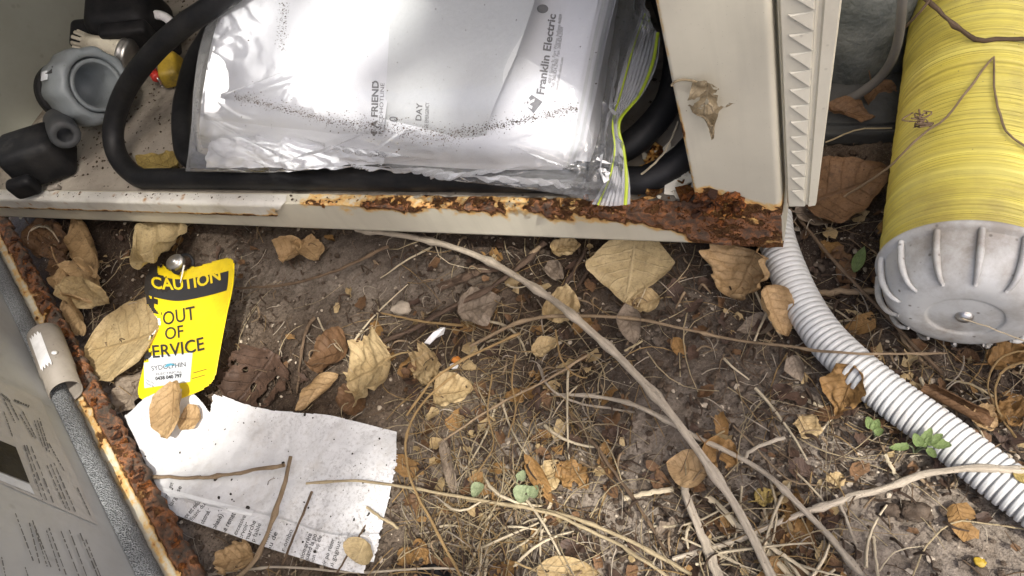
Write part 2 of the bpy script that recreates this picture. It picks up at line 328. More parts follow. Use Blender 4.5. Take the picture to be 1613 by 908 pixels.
M = dict(
    soil=soil_mat(),
    paint=paint_mat('beige_paint', (0.56, 0.53, 0.43)), rim=paint_mat('pale_rim_paint', (0.62, 0.61, 0.56), 0.9),
    floorp=plain('cabinet_floor_paint', (0.40, 0.36, 0.30), 0.6, 0.35, 18, 0.4, 0.002, (0.085, 0.07, 0.052), 1.0, dscale=9),
    wall=plain('shaded_interior_paint', (0.285, 0.29, 0.245), 0.5, 0.08, 8, 0.1, 0.001, (0.2, 0.2, 0.16), 0.25),  # cabinet paint turned darker grey, the shade inside is put into the colour
    rust=paint_mat('rust_scale', (0.12, 0.05, 0.02)),
    rubber=plain('black_rubber', (0.009, 0.0095, 0.011), 0.52, 0.3, 30, 0.25, 0.001, (0.06, 0.055, 0.05), 0.22, spec=0.3),
    blackp=plain('black_plastic', (0.007, 0.0075, 0.009), 0.6, 0.3, 40, 0.3, 0.001, (0.05, 0.046, 0.042), 0.3, spec=0.25),
    greyp=plain('grey_pvc', (0.24, 0.27, 0.285), 0.45, 0.12, 20, 0.15, 0.001, (0.12, 0.12, 0.11), 0.3),
    greyd=plain('dark_grey_rubber', (0.05, 0.055, 0.06), 0.6, 0.2, 40, 0.2, 0.001, (0.12, 0.11, 0.1), 0.3),
    cream=plain('cream_plastic', (0.58, 0.54, 0.43), 0.5, 0.15, 30, 0.2, 0.001, (0.12, 0.1, 0.07), 0.5),
    steel=plain('dull_steel', (0.52, 0.51, 0.49), 0.38, 0.2, 50, 0.2, 0.001, (0.15, 0.12, 0.09), 0.4, metal=0.9),
    capg=plain('pale_grey_plastic', (0.51, 0.515, 0.495), 0.55, 0.08, 22, 0.2, 0.001, (0.2, 0.17, 0.13), 0.8, dscale=16),
    strip=plain('cream_strip', (0.64, 0.61, 0.50), 0.45, 0.07, 25, 0.12, 0.001, (0.3, 0.26, 0.2), 0.25),
    conc=plain('weathered_grey', (0.085, 0.095, 0.09), 0.8, 0.35, 30, 0.6, 0.003, (0.2, 0.205, 0.19), 0.5, dscale=30),
    dark=plain('dark_block', (0.06, 0.062, 0.06), 0.85, 0.3, 30, 0.6, 0.002, (0.03, 0.026, 0.02), 0.6),
    hose=plain('grey_hose_plastic', (0.105, 0.10, 0.095), 0.6, 0.2, 30, 0.2, 0.001, (0.09, 0.075, 0.06), 0.5),
    paper=paper_mat('white_paper', (0.60, 0.61, 0.615), 1.0, 'grime'), manual=paper_mat('manual_paper', (0.82, 0.83, 0.86), 0.05),
    sheet=paper_mat('pale_sheet_paper', (0.70, 0.72, 0.72), 0.12), doorsheet=paper_mat('door_sheet_paper', (0.46, 0.45, 0.42), 0.2),
    print_=plain('black_print', (0.03, 0.03, 0.032), 0.6, 0.3, 300, 0.0), greyprint=plain('grey_print', (0.16, 0.16, 0.165), 0.6, 0.3, 300, 0.0),
    faintprint=plain('faint_print', (0.14, 0.14, 0.135), 0.7, 0.3, 300, 0.0), whiteprint=plain('white_print', (0.8, 0.8, 0.8), 0.6, 0.1, 300, 0.0),
    blue=plain('blue_print', (0.10, 0.36, 0.5), 0.5, 0.1, 300, 0.0),
    tagy=plain('yellow_tag_plastic', (0.86, 0.66, 0.012), 0.38, 0.05, 30, 0.12, 0.001, (0.30, 0.20, 0.03), 0.35, dscale=14),
    stickw=plain('white_sticker', (0.66, 0.70, 0.74), 0.5, 0.06, 60, 0.1, 0.001, (0.3, 0.3, 0.28), 0.3),
    film=film_mat('clear_polythene', 0.09, rough=0.09), zip=film_mat('zip_polythene', 0.35, (0.8, 0.82, 0.82), 0.2),
    green=plain('lime_zip', (0.40, 0.50, 0.03), 0.35, 0.1, 60, 0.05),
    white=plain('white_plastic', (0.75, 0.75, 0.74), 0.5, 0.1, 60, 0.1, 0.001, (0.2, 0.18, 0.15), 0.35),
    red=plain('red_plastic', (0.45, 0.03, 0.02), 0.45, 0.2, 60, 0.1), yellow=plain('yellow_plastic', (0.42, 0.28, 0.02), 0.55, 0.3, 60, 0.2, 0.001, (0.05, 0.04, 0.02), 0.8),
    orange=plain('orange_pebble', (0.55, 0.2, 0.03), 0.6, 0.2, 90, 0.3),
    char=plain('charred_edge', (0.025, 0.02, 0.015), 0.8, 0.4, 80, 0.4, 0.001),
    web=leaf_mat('webbed_leaf', (0.30, 0.235, 0.14), (0.42, 0.34, 0.22), (0.5, 0.42, 0.3), 0.3, 0.55),
    tan=leaf_mat('tan_leaf', (0.37, 0.245, 0.12), (0.50, 0.35, 0.185), (0.23, 0.14, 0.06)),
    pale=leaf_mat('pale_tan_leaf', (0.44, 0.34, 0.18), (0.53, 0.42, 0.23), (0.58, 0.47, 0.28)),
    straw_leaf=leaf_mat('straw_leaf', (0.43, 0.31, 0.15), (0.55, 0.43, 0.24), (0.28, 0.19, 0.08)),
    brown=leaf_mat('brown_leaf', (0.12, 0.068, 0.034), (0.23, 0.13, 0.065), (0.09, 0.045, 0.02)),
    dkbrown=leaf_mat('dark_brown_leaf', (0.045, 0.028, 0.02), (0.10, 0.06, 0.04), (0.03, 0.02, 0.014), 0.1, 0.3),
    orangeleaf=leaf_mat('orange_leaf', (0.23, 0.13, 0.045), (0.37, 0.22, 0.085), (0.14, 0.07, 0.025), 0.25, 0.2),
    olive=leaf_mat('olive_leaf', (0.27, 0.2, 0.06), (0.38, 0.29, 0.1), (0.15, 0.1, 0.03)),
    greyleaf=leaf_mat('grey_leaf', (0.18, 0.142, 0.105), (0.29, 0.235, 0.175), (0.11, 0.08, 0.055), 0.15),
    gleaf=leaf_mat('green_leaf', (0.13, 0.19, 0.06), (0.22, 0.29, 0.11), (0.32, 0.37, 0.19), 0.35),
    gpale=leaf_mat('pale_green_leaf', (0.24, 0.30, 0.16), (0.36, 0.42, 0.25), (0.45, 0.49, 0.33), 0.3),
    canopy=leaf_mat('canopy_leaf', (0.04, 0.09, 0.02), (0.08, 0.14, 0.03), (0.1, 0.16, 0.05), 0.25),
    stickg=bark_mat('grey_stick', (0.34, 0.29, 0.22), (0.55, 0.48, 0.38)), stickb=bark_mat('brown_stick', (0.09, 0.06, 0.038), (0.22, 0.155, 0.1)),
    stickt=bark_mat('tan_stick', (0.20, 0.14, 0.085), (0.38, 0.285, 0.18)), straw=bark_mat('straw', (0.33, 0.26, 0.15), (0.52, 0.43, 0.27)),
    pith=bark_mat('pale_split_wood', (0.55, 0.46, 0.31), (0.70, 0.61, 0.44)), gold=bark_mat('golden_straw', (0.27, 0.175, 0.075), (0.41, 0.285, 0.135)),
    bark=bark_mat('red_brown_bark', (0.085, 0.055, 0.038), (0.2, 0.14, 0.1), 2.0), trunk=bark_mat('trunk_bark', (0.08, 0.065, 0.05), (0.2, 0.17, 0.13), 2.0),
    clod=plain('soil_clod', (0.085, 0.062, 0.045), 0.95, 0.55, 120, 0.8, 0.002, (0.22, 0.19, 0.155), 0.5, spec=0.1),
    pebble=plain('pale_grit', (0.42, 0.36, 0.28), 0.8, 0.4, 120, 0.3, 0.001, spec=0.3),
)
M['hose2'] = plain('taupe_pipe', (0.25, 0.225, 0.19), 0.6, 0.2, 30, 0.25, 0.001, (0.13, 0.1, 0.075), 0.5)
def foam():
    m = Mt('grey_foam'); v = m.vor(850); n = m.noise(400, 4, 0.7)
    m.set(color=m.mix(m.ramp(v, [(0.15, 0.0), (0.55, 1.0)]), (0.05, 0.056, 0.06), (0.33, 0.345, 0.35)), rough=0.95, spec=0.2, normal=m.bump(v, 1.0, 0.003)); return m.m
M['foam'] = foam()
def winding():
    m = Mt('yellow_wound_fibre'); co = m.map('Object', (1.0, 1.0, 150)); a = m.noise(1, 5, 0.75, co); co2 = m.map('Object', (2, 2, 430)); b2 = m.noise(1, 3, 0.7, co2)
    co3 = m.map('Object', (1.6, 1.6, 45)); c3 = m.noise(1, 4, 0.6, co3); d = m.noise(14, 6, 0.65); sp = m.vor(120)
    c = m.mix(m.ramp(a, [(0.3, 0.0), (0.62, 1.0)]), (0.33, 0.26, 0.035), (0.62, 0.53, 0.085))
    c = m.mix(m.ramp(c3, [(0.42, 0.0), (0.66, 0.7)]), c, (0.60, 0.54, 0.13))
    c = m.mix(m.ramp(b2, [(0.28, 0.7), (0.40, 0.0)]), c, (0.17, 0.125, 0.02))
    c = m.mix(m.ramp(d, [(0.45, 0.0), (0.68, 0.65)]), c, (0.23, 0.175, 0.045))
    c = m.mix(m.ramp(sp, [(0.03, 0.8), (0.07, 0.0)]), c, (0.03, 0.02, 0.01))
    bb = m.bump(a, 0.8, 0.002); bb = m.bump(b2, 0.5, 0.001, bb)
    m.set(color=c, rough=0.42, spec=0.45, normal=bb, coat=0.15, coatr=0.3); return m.m
M['winding'] = winding()
def conduit_mat():
    m = Mt('white_conduit'); g = m.attr('groove'); n = m.noise(60, 7, 0.7); d = m.noise(14, 5, 0.6)
    c = m.mix(m.ramp(n, [(0.35, 0.0), (0.7, 1.0)]), (0.48, 0.495, 0.485), (0.61, 0.62, 0.61))
    c = m.mix(m.math('MULTIPLY', m.ramp(d, [(0.5, 0.0), (0.72, 0.6)]), m.ramp(n, [(0.4, 0.2), (0.6, 1.0)])), c, (0.25, 0.2, 0.15))
    c = m.mix(m.math('MULTIPLY', g, 0.5), c, (0.13, 0.115, 0.095))
    m.set(color=c, rough=0.5, normal=m.bump(m.noise(300), 0.15, 0.0008)); return m.m
M['conduit'] = conduit_mat()

# ------------------------------------------------------------------ ground
def gz0(x, y):
    x = np.asarray(x, float); y = np.asarray(y, float)
    near = np.exp(-((np.maximum(0, np.abs(x+0.35)-1.2))**2+(np.maximum(0, np.abs(y-0.35)-0.8))**2)/0.5)
    return near*(0.008*pnoise(x*5, y*5, 1.3)+0.004*pnoise(x*14, y*14, 4.1))+(1-near)*0.03*pnoise(x*0.7, y*0.7, 8.8)
def gz(x, y): return float(gz0(x, y))
def atg(px, py, dz=0.0):
    z = 0.0
    for _ in range(4):
        p = at(px, py, z); z = gz(p[0], p[1])+dz
    return at(px, py, z)
def soft(x, a, b): return np.clip((x-a)/(b-a), 0, 1)
def build_ground():
    def axis(lo, hi, step, far):
        c = list(np.arange(lo, hi+step/2, step)); s = step; a = hi; b = lo; L, Rr = [], []
        while a < far:
            s *= 1.28; a += s; b -= s; Rr.append(a); L.append(b)
        return np.array(L[::-1]+c+Rr)
    xs = axis(-1.28, 0.36, 0.0027, 60); ys = axis(-0.12, 0.86, 0.0027, 60)
    X, Y = np.meshgrid(xs, ys, indexing='ij')
    fine = ((X > -1.3) & (X < .38) & (Y > -.14) & (Y < .88)).astype(float)
    lump = np.maximum(0, fbm(X*42, Y*42, 2.0, 3))**1.4
    Z = gz0(X, Y)+fine*(0.0035*lump+0.0022*fbm(X*95, Y*95, 7.0, 3)+0.0012*pnoise(X*330, Y*330, 3.0)-0.0015)
    def blob(px, py, rx, ry):
        p = atg(px, py); return np.exp(-(((X-p[0])/rx)**2+((Y-p[1])/ry)**2))
    grey = blob(520, 420, .14, .06)+blob(1045, 660, .07, .05)+blob(1340, 735, .05, .03)+blob(1480, 850, .22, .09)+.7*blob(900, 840, .16, .07)+.7*blob(1180, 640, .12, .07)+blob(1060, 450, .06, .04)+blob(620, 410, .08, .04)+blob(1000, 690, .1, .06)+blob(360, 470, .05, .05)*.6
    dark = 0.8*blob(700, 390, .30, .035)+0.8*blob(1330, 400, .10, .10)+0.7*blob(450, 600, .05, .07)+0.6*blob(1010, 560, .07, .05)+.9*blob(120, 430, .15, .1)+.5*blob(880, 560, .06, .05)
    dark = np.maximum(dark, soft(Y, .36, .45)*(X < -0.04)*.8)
    V = np.stack([X, Y, Z], -1).reshape(-1, 3)
    me = bpy.data.meshes.new('ground'); nx, ny = len(xs), len(ys)
    i = np.arange(nx-1)[:, None]*ny+np.arange(ny-1)[None]; q = np.stack([i, i+ny, i+ny+1, i+1], -1).reshape(-1, 4)
    me.vertices.add(len(V)); me.vertices.foreach_set('co', V.ravel()); me.loops.add(q.size); me.loops.foreach_set('vertex_index', q.ravel().astype(np.int32))
    me.polygons.add(len(q)); me.polygons.foreach_set('loop_start', np.arange(0, q.size, 4, dtype=np.int32)); me.polygons.foreach_set('use_smooth', np.ones(len(q), bool))
    me.update(calc_edges=True)
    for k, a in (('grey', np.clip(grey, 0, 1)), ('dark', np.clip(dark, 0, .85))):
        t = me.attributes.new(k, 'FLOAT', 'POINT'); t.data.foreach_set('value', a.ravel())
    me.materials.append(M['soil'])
    o = bpy.data.objects.new('ground', me); COL.objects.link(o); o['kind'] = 'structure'; return o
build_ground()

# ------------------------------------------------------------------ cabinet
ZB, YF, ZT = 0.035, 0.33354, 0.075
XL, XR, XP = -0.985, -0.045, -0.1037
ZF, YB, ZR = 0.071, 0.80, 0.78
cab = root('metal_cabinet', ((XL+XR)/2, (YF+YB)/2, ZB), label='beige metal cabinet with rusted bottom lip and open door', cat='cabinet')
fl = add('floor_panel', *box(XL+.002, XR-.003, YF+.012, YB-.002, ZB+.002, ZF), M['floorp'], cab, smooth=False)
add('side_wall', *box(XL, XL+.0025, YF+.004, YB, ZB+.001, ZR), M['wall'], cab, smooth=False, label='inner left side wall in dull shade-toned grey')
add('side_wall', *box(XR-.0025, XR, YF+.004, YB, ZB+.001, ZR), M['strip'], cab, smooth=False)
add('back_wall', *box(XL+.003, XR-.003, YB-.003, YB, ZF+.001, ZR-.003), M['wall'], cab, smooth=False)
add('roof_panel', *box(XL-.01, XR+.01, YF-.01, YB+.01, ZR+.001, ZR+.02), M['strip'], cab, smooth=False)
def lip():
    nx = 620; xs = np.linspace(XL+.001, XR-.0005, nx)
    prof = []                                                   # (dy, z, t) from floor side over the top down the front
    for t in np.linspace(0, 1, 4): prof.append((0.012, ZF-.002+t*(ZT-ZF+.002)))
    for t in np.linspace(0, 1, 10)[1:]: prof.append((0.012-0.0105*t, ZT))
    for t in np.linspace(0, 1, 5)[1:]: a = t*math.pi/2; prof.append((0.0015-0.0015*math.sin(a), ZT-0.0015*(1-math.cos(a))))
    for t in np.linspace(0, 1, 26)[1:]: prof.append((0.0, ZT-.0015-t*(ZT-.0015-ZB)))
    for t in np.linspace(0, 1, 5)[1:]: prof.append((0.02*t, ZB))
    P = np.array(prof); X = np.repeat(xs[:, None], len(P), 1); Yv = YF+np.repeat(P[None, :, 0], nx, 0); Z = np.repeat(P[None, :, 1], nx, 0)
    depth = np.interp(X, [-.99, -.52, -.48, -.40, -.33, -.26, -.2, -.15, -.12, -.09, -.05], [-.02, -.016, -.002, .001, .009, .008, .010, .015, .026, .048, .07])
    wob = 0.012*fbm(X*22, Z*22, 3.0, 4)+soft(X, -.45, -.3)*.010*np.maximum(0, fbm(X*70, 0.0, 8.0, 3))
    d = (ZT-Z)+np.maximum(0, (Yv-YF))*0.9
    rust = np.clip(0.5+(depth+wob-d)/0.020, 0, 1)
    rust = np.where((X > -.47) & (Z > ZT-.002), np.maximum(rust, .55+.4*fbm(X*30, Yv*90, 1.0, 3)), rust)
    rust = np.where((X < -.48) & (Z > ZT-.001), np.clip(.02+.22*fbm(X*18, Yv*60, 5.0, 3), 0, .3), rust)
    rust = np.clip(rust, 0, 1)
    crust = np.clip((rust-.45)*2.5, 0, 1)
    n1 = fbm(X*110, Z*110, Yv*110, 3)
    Yv = Yv-crust*(0.0012+0.0016*n1); Z = Z+crust*np.where(d < .012, 0.0022*fbm(X*70, Yv*70, 2.2, 3), 0)
    V = np.stack([X, Yv, Z], -1).reshape(-1, 3)
    return add('front_lip', V, grid_faces(nx, len(P)), M['paint'], cab, attrs={'rust': rust.ravel()}, label='front bottom lip, rusted through towards the right')
lp = lip()
def rimstrip():
    """the outer fold that still covers the left half of the lip; its right end is torn off"""
    nx = 260; xs = np.linspace(XL+.004, -0.497, nx)
    P = [(0.0095, ZT+.0012), (0.006, ZT+.0016), (0.002, ZT+.0016), (-0.002, ZT+.0012), (-0.0034, ZT-.0006)]+[(-.0036, ZT-.0006-t*.0165) for t in np.linspace(.1, 1, 9)]
    P += [(-.0026, ZT-.0175), (-.0012, ZT-.0172)]
    P = np.array(P); X = np.repeat(xs[:, None], len(P), 1); Y = YF+np.repeat(P[None, :, 0], nx, 0); Z = np.repeat(P[None, :, 1], nx, 0)
    jag = 0.010*fbm(Z*160, Y*160+3, .5, 3); e = soft(X, -.53, -.497); X = X+e*jag-e*(ZT-Z)*.9
    low = soft(ZT-Z, .010, .017); Z = Z+low*.0012*fbm(X*60, 1.0, 2.0, 3); Y = Y+.0004*fbm(X*40, Z*40, 3.0, 2)
    r = np.clip(soft(ZT-Z, .0125, .016)*.75+.25*fbm(X*25, Z*60, 9.0, 3)*.8+soft(X, -.535, -.505)*.35, 0, 1)
    V = np.stack([X, Y, Z], -1).reshape(-1, 3)
    add('rim_strip', V, grid_faces(nx, len(P)), M['rim'], cab, attrs={'rust': r.ravel()}, label='pale outer fold on the left half of the lip')
rimstrip()
def post():
    z1 = ZR; zs = np.concatenate([np.linspace(ZT-.001, .17, 90), np.linspace(.172, z1, 60)])
    xs = [(XP+.001, .020), (XP+.0002, .012), (XP, .004), (XP+.0004, .0012), (XP+.0016, .0)]+[(x, 0.0) for x in np.linspace(XP+.003, XR-.005, 46)]
    for t in np.linspace(0, 1, 7): a = t*math.pi/2; xs.append((XR-.004+.004*math.sin(a), .004-.004*math.cos(a)))
    xs += [(XR+.0001, .008), (XR+.0001, .014)]
    P = np.array(xs); X = np.repeat(P[None, :, 0], len(zs), 0); Y = YF-.0012+np.repeat(P[None, :, 1], len(zs), 0); Z = np.repeat(zs[:, None], len(P), 1)
    zr = np.interp(X, [XP, XP+.006, XP+.012, XP+.018, XP+.03, XP+.04, XP+.05, XR], [.1, .101, .104, .100, .094, .086, .083, .082])
    rust = np.clip(.5+(zr+.004*fbm(X*60, Z*60, 4.0, 3)-Z)/.013, 0, 1)
    edge = (P[None, :, 1] > .002) & (P[None, :, 0] < XP+.005)
    rust = np.where(edge, np.maximum(rust, np.clip(.34+.3*fbm(X*40, Z*30, 7.0, 3), 0, 1)), rust)
    rust = np.where(np.abs(X-XP) < .0018, np.maximum(rust, np.clip(.4+.35*fbm(X*40, Z*22, 7.0, 3)-soft(Z, .2, .3)*.2, 0, 1)), rust)
    crust = np.clip((rust-.5)*3, 0, 1); Y = Y-crust*(.0015+.002*fbm(X*120, Z*120, 1.0, 3))
    V = np.stack([X, Y, Z], -1).reshape(-1, 3)
    return add('front_post', V, grid_faces(len(zs), len(P)), M['paint'], cab, attrs={'rust': rust.ravel()}, label='beige front post rusted at its foot')
pst = post()
def flakes(name, n, fx, size, mat, parent, label=None, thick=.25, rustv=.9, seed=1):
    """loose irregular flakes joined as one part"""
    r = np.random.default_rng(seed); parts = []; at_ = []
    for k in range(n):
        c, s = fx(r), size*(0.3+r.random()**3*1.9)
        m_ = 7; a = np.sort(r.random(m_))*2*math.pi; rr = s*(.55+.6*r.random(m_)); h = s*thick
        top = np.stack([np.cos(a)*rr, np.sin(a)*rr, h*(.4+r.random(m_))], 1); bot = np.stack([np.cos(a)*rr*.9, np.sin(a)*rr*.9, -h*np.ones(m_)], 1)
        v = np.vstack([top, bot]); e = Euler(((r.random()-.5)*1.2, (r.random()-.5)*1.2, r.random()*6)); v = v @ np.array(e.to_matrix()).T+c
        f = [tuple(range(m_)), tuple(range(2*m_-1, m_-1, -1))]+[(i, m_+i, m_+(i+1) % m_, (i+1) % m_) for i in range(m_)]
        parts.append((v, f)); at_ += [rustv*(.75+.4*r.random())]*(2*m_)
    V, Fc = cat_(parts)
    return add(name, V, Fc, mat, parent, smooth=False, attrs={'rust': np.array(at_)}, kind='stuff', label=label)
def corner_pos(r):
    p = aty(1095+r.random()*75, 305+abs(r.normal())*22, YF-.003); p[1] += -.002*r.random(); return p
flakes('rust_flakes', 120, corner_pos, .0024, M['rust'], cab, 'dark flaking rust heaped at the foot of the post', .35, 1.15, 3)
def lip_pos(r):
    px = 470+r.random()**.7*720; p = aty(px, np.interp(px, [470, 700, 1000, 1200], [322, 324, 330, 345])+r.normal()*5, YF-.001); return p
flakes('rust_flakes', 110, lip_pos, .0016, M['rust'], cab, 'rust scale along the torn lip', .22, .8, 5)
def scrap_pos(r): return np.array([-.155+r.random()*.06, YF+.012+r.random()*.05, ZF+.003+.006*r.random()])
flakes('paint_flakes', 60, scrap_pos, .006, M['strip'], cab, 'curled paint flakes in the rusted corner', .1, .1, 8)
flakes('rust_flakes', 70, scrap_pos, .006, M['rust'], cab, 'rusted sheet metal crumbs in the corner', .2, .75, 9)
def louvre_strip():
    z0 = aty(1239, 325, YF+.002)[2]; x0 = -.0415; z1 = .62
    wz = lambda z: .0185+(z-z0)*.068                            # the strip widens upward
    D = .024
    def yb(z): return YF+.002
    zs = np.linspace(z0, z1, 24); V = []
    for z in zs:
        w_ = wz(z); y = yb(z); V += [(x0, y+D, z), (x0-.0005, y+.003, z), (x0+.001, y, z), (x0+w_*.60, y, z), (x0+w_*.64, y+.0016, z), (x0+w_*.70, y+.0016, z), (x0+w_*.74, y, z), (x0+w_*.97, y+.001, z), (x0+w_, y+.004, z), (x0+w_, y+D, z)]
    Fc = grid_faces(24, 10, close_v=True)+[tuple(range(10))[::-1], tuple(range(230, 240))]
    st = add('louvred_strip', V, Fc, M['strip'], cab, smooth=False, label='cream louvred strip hanging beside the front post')
    z = z0+.013; k = 0
    while z < .60:
        w_ = wz(z); a = w_*.15; b = w_*.58; h = .0118; y = yb(z)-.0003; d = .0019
        A = (x0+a, y, z+h*.44); B = (x0+b, y, z+h*.52); Cc = (x0+b, y, z-h*.5); A2 = (x0+a+.0012, y-d*.6, z+h*.38); C2 = (x0+b-.0006, y-d, z-h*.40); B2 = (x0+b-.0004, y-d*.1, z+h*.46)
        V = [A, B, Cc, A2, B2, C2]
        lo = add('louvre', V, [(3, 5, 4), (0, 3, 4, 1), (0, 2, 5, 3), (1, 4, 5, 2)], M['strip'], st, smooth=False); z += h*1.12; k += 1
louvre_strip()

M['doorp'] = plain('shaded_door_paint', (0.45, 0.46, 0.45), 0.5, 0.06, 8, 0.1, 0.001, (0.22, 0.21, 0.18), 0.2)  # beige door greyed: shade on its inner face is put into the colour
# ---- the door, open to about 31 degrees, seen from inside
pA, pB = at(8, 336, .032), at(322, 904, .032)
D1 = (pB-pA); D1[2] = 0; D1 /= np.linalg.norm(D1); D2 = np.array([-D1[1], D1[0], 0]); UPZ = np.array([0, 0, 1.0])
HINGE = pA-D1*0.02; DL, DH = 0.93, 0.66
def dpt(s, n, z): return HINGE+D1*s+D2*n+UPZ*(z-HINGE[2])
door_o = root('door', dpt(0, -.03, .032)); door_o.parent = cab; door_o.matrix_parent_inverse = WM[cab].inverted()
tag(door_o, label='open door seen from inside, its bottom edge rusted')
def dgrid(name, S, prof, mat, rustf=None, disp=None, label=None, parent=None):
    P = np.array(prof); S_ = np.repeat(S[:, None], len(P), 1); Nn = np.repeat(P[None, :, 0], len(S), 0); Z = np.repeat(P[None, :, 1], len(S), 0)
    r = rustf(S_, Nn, Z) if rustf else None
    if disp: Nn, Z = disp(S_, Nn, Z, r)
    V = HINGE+S_[..., None]*D1+Nn[..., None]*D2+(Z-HINGE[2])[..., None]*UPZ
    return add(name, V.reshape(-1, 3), grid_faces(len(S), len(P)), mat, parent or door_o, attrs={'rust': r.ravel()} if rustf else None, label=label)
PN = -0.034                                                    # inner face of the panel lies behind the rim edge
V_, F_ = [], []
c8 = [dpt(s, n, z) for s in (0, DL) for n in (PN-.0015, PN) for z in (.034, DH)]
dpan = add('door_panel', c8, box(0, 1, 0, 1, 0, 1)[1], M['doorp'], door_o, smooth=False)
SS = np.linspace(0, DL, 420)
rimp = [(PN-.0012, .0345), (PN+.001, .034)]+[(PN+.001+t*(.0325-.0), .0335-.001*t) for t in np.linspace(.04, 1, 22)]+[(-.0003, .029), (-.001, .024), (-.003, .0235)]
def drust(S, N, Z):
    t = (N-PN)/(-PN); base = np.interp(t, [0, .25, .33, .42, .5, .6, 1], [.12, .22, .5, .3, .65, 1.1, 1.2])
    return np.clip(base+.25*fbm(S*26, N*60, 2.0, 4)*.7-.05*np.exp(-((S-.02)/.1)**2), 0, 1.25)
def drd(S, N, Z, r):
    cr_ = np.clip((r-.5)*2.4, 0, 1); return N+cr_*soft(N, -.012, 0)*.0035*fbm(S*70, 1.0, 3.0, 4), Z+cr_*(.003+.0035*fbm(S*80, N*110, 4.0, 3))
dgrid('rusted_rim', SS, rimp, M['paint'], drust, drd, 'rusted bottom rim of the door')
gk = [(PN+.0005, .0355), (PN+.006, .0356), (PN+.0095, .038), (PN+.0105, .043), (PN+.010, .050), (PN+.007, .0545), (PN+.0005, .056)]
dgrid('foam_gasket', SS, gk, M['foam'], None, lambda S, N, Z, r: (N+.0009*fbm(S*90, Z*200, 3.0, 3)*soft(N, PN+.001, PN+.006), Z+.0007*fbm(S*110, N*220, 6.0, 2)*soft(N, PN+.001, PN+.006)), 'speckled grey foam gasket strip')
for z in (.2, .52): add('hinge', *tube(np.array([dpt(-.006, -.012, z-.03), dpt(-.006, -.012, z+.03)]), .006, 12)[:2], M['steel'], door_o)
def flake_rim(r):
    return dpt(.1+r.random()*.8, -.012+r.random()*.012, .037+.003*r.random())
flakes('rust_flakes', 260, flake_rim, .0026, M['rust'], door_o, 'rust scale on the door rim', .25, 1.25, 12)
dbvh = bvh_of(dpan)

# ------------------------------------------------------------------ writing on surfaces
def textmesh(s, bold=0.0, shear=0.0):
    cu = bpy.data.curves.new('t', 'FONT'); cu.body = s; cu.size = 1.0; cu.resolution_u = 3; cu.offset = bold; cu.shear = shear; cu.fill_mode = 'FRONT'
    o = bpy.data.objects.new('t', cu); me = o.to_mesh(); V = np.empty(len(me.vertices)*3); me.vertices.foreach_get('co', V); V = V.reshape(-1, 3)
    Fc = [tuple(p.vertices) for p in me.polygons]; o.to_mesh_clear(); bpy.data.objects.remove(o); bpy.data.curves.remove(cu); return V, Fc
def text_on(b, s, p0, p1, hpx, mat, parent, bold=0.0, shear=0.0, off=.0004, name='lettering', bend=0.0, label=None, drop=0.0):
    """lettering laid on a real surface: baseline from pixel p0 to p1, letter height hpx"""
    V, Fc = textmesh(s, bold, shear); wd = V[:, 0].max()-V[:, 0].min(); V[:, 0] -= V[:, 0].min()
    e = np.array(p1, float)-np.array(p0, float); L = np.linalg.norm(e); e /= L; pr = np.array([e[1], -e[0]])
    out = []; keep = []
    for i, v in enumerate(V):
        a = v[0]/wd; q = np.array(p0)+e*a*L+pr*(v[1]*hpx/.7+bend*4*a*(1-a))
        l, n = hit(b, *q); keep.append(l is not None); out.append(l+n*off if l is not None else np.zeros(3))
    rr = np.random.default_rng(len(s)); Fc = [f for f in Fc if all(keep[i] for i in f) and (drop == 0 or rr.random() > drop)]
    if not Fc: return None
    us = sorted({i for f in Fc for i in f}); mp = {j: k for k, j in enumerate(us)}
    return add(name, np.array(out)[us], [tuple(mp[i] for i in f) for f in Fc], mat, parent, smooth=False, label=label)
def poly_on(b, pts, mat, parent, name, off=.0003, n=6, label=None):
    """flat print: a px quad (4 corners) subdivided and laid on a surface"""
    P = np.array(pts, float); V = []; ok = True
    for i in range(n+1):
        for j in range(n+1):
            u, v = i/n, j/n; q = (P[0]*(1-u)+P[1]*u)*(1-v)+(P[3]*(1-u)+P[2]*u)*v; l, nn = hit(b, *q)
            if l is None: ok = False; V.append(None)
            else: V.append(l+nn*off)
    idx = [k for k, v in enumerate(V) if v is not None]; mp = {k: i for i, k in enumerate(idx)}
    Fc = [tuple(mp[k] for k in f) for f in grid_faces(n+1, n+1) if all(k in mp for k in f)]
    return add(name, [V[k] for k in idx], Fc, mat, parent, label=label)
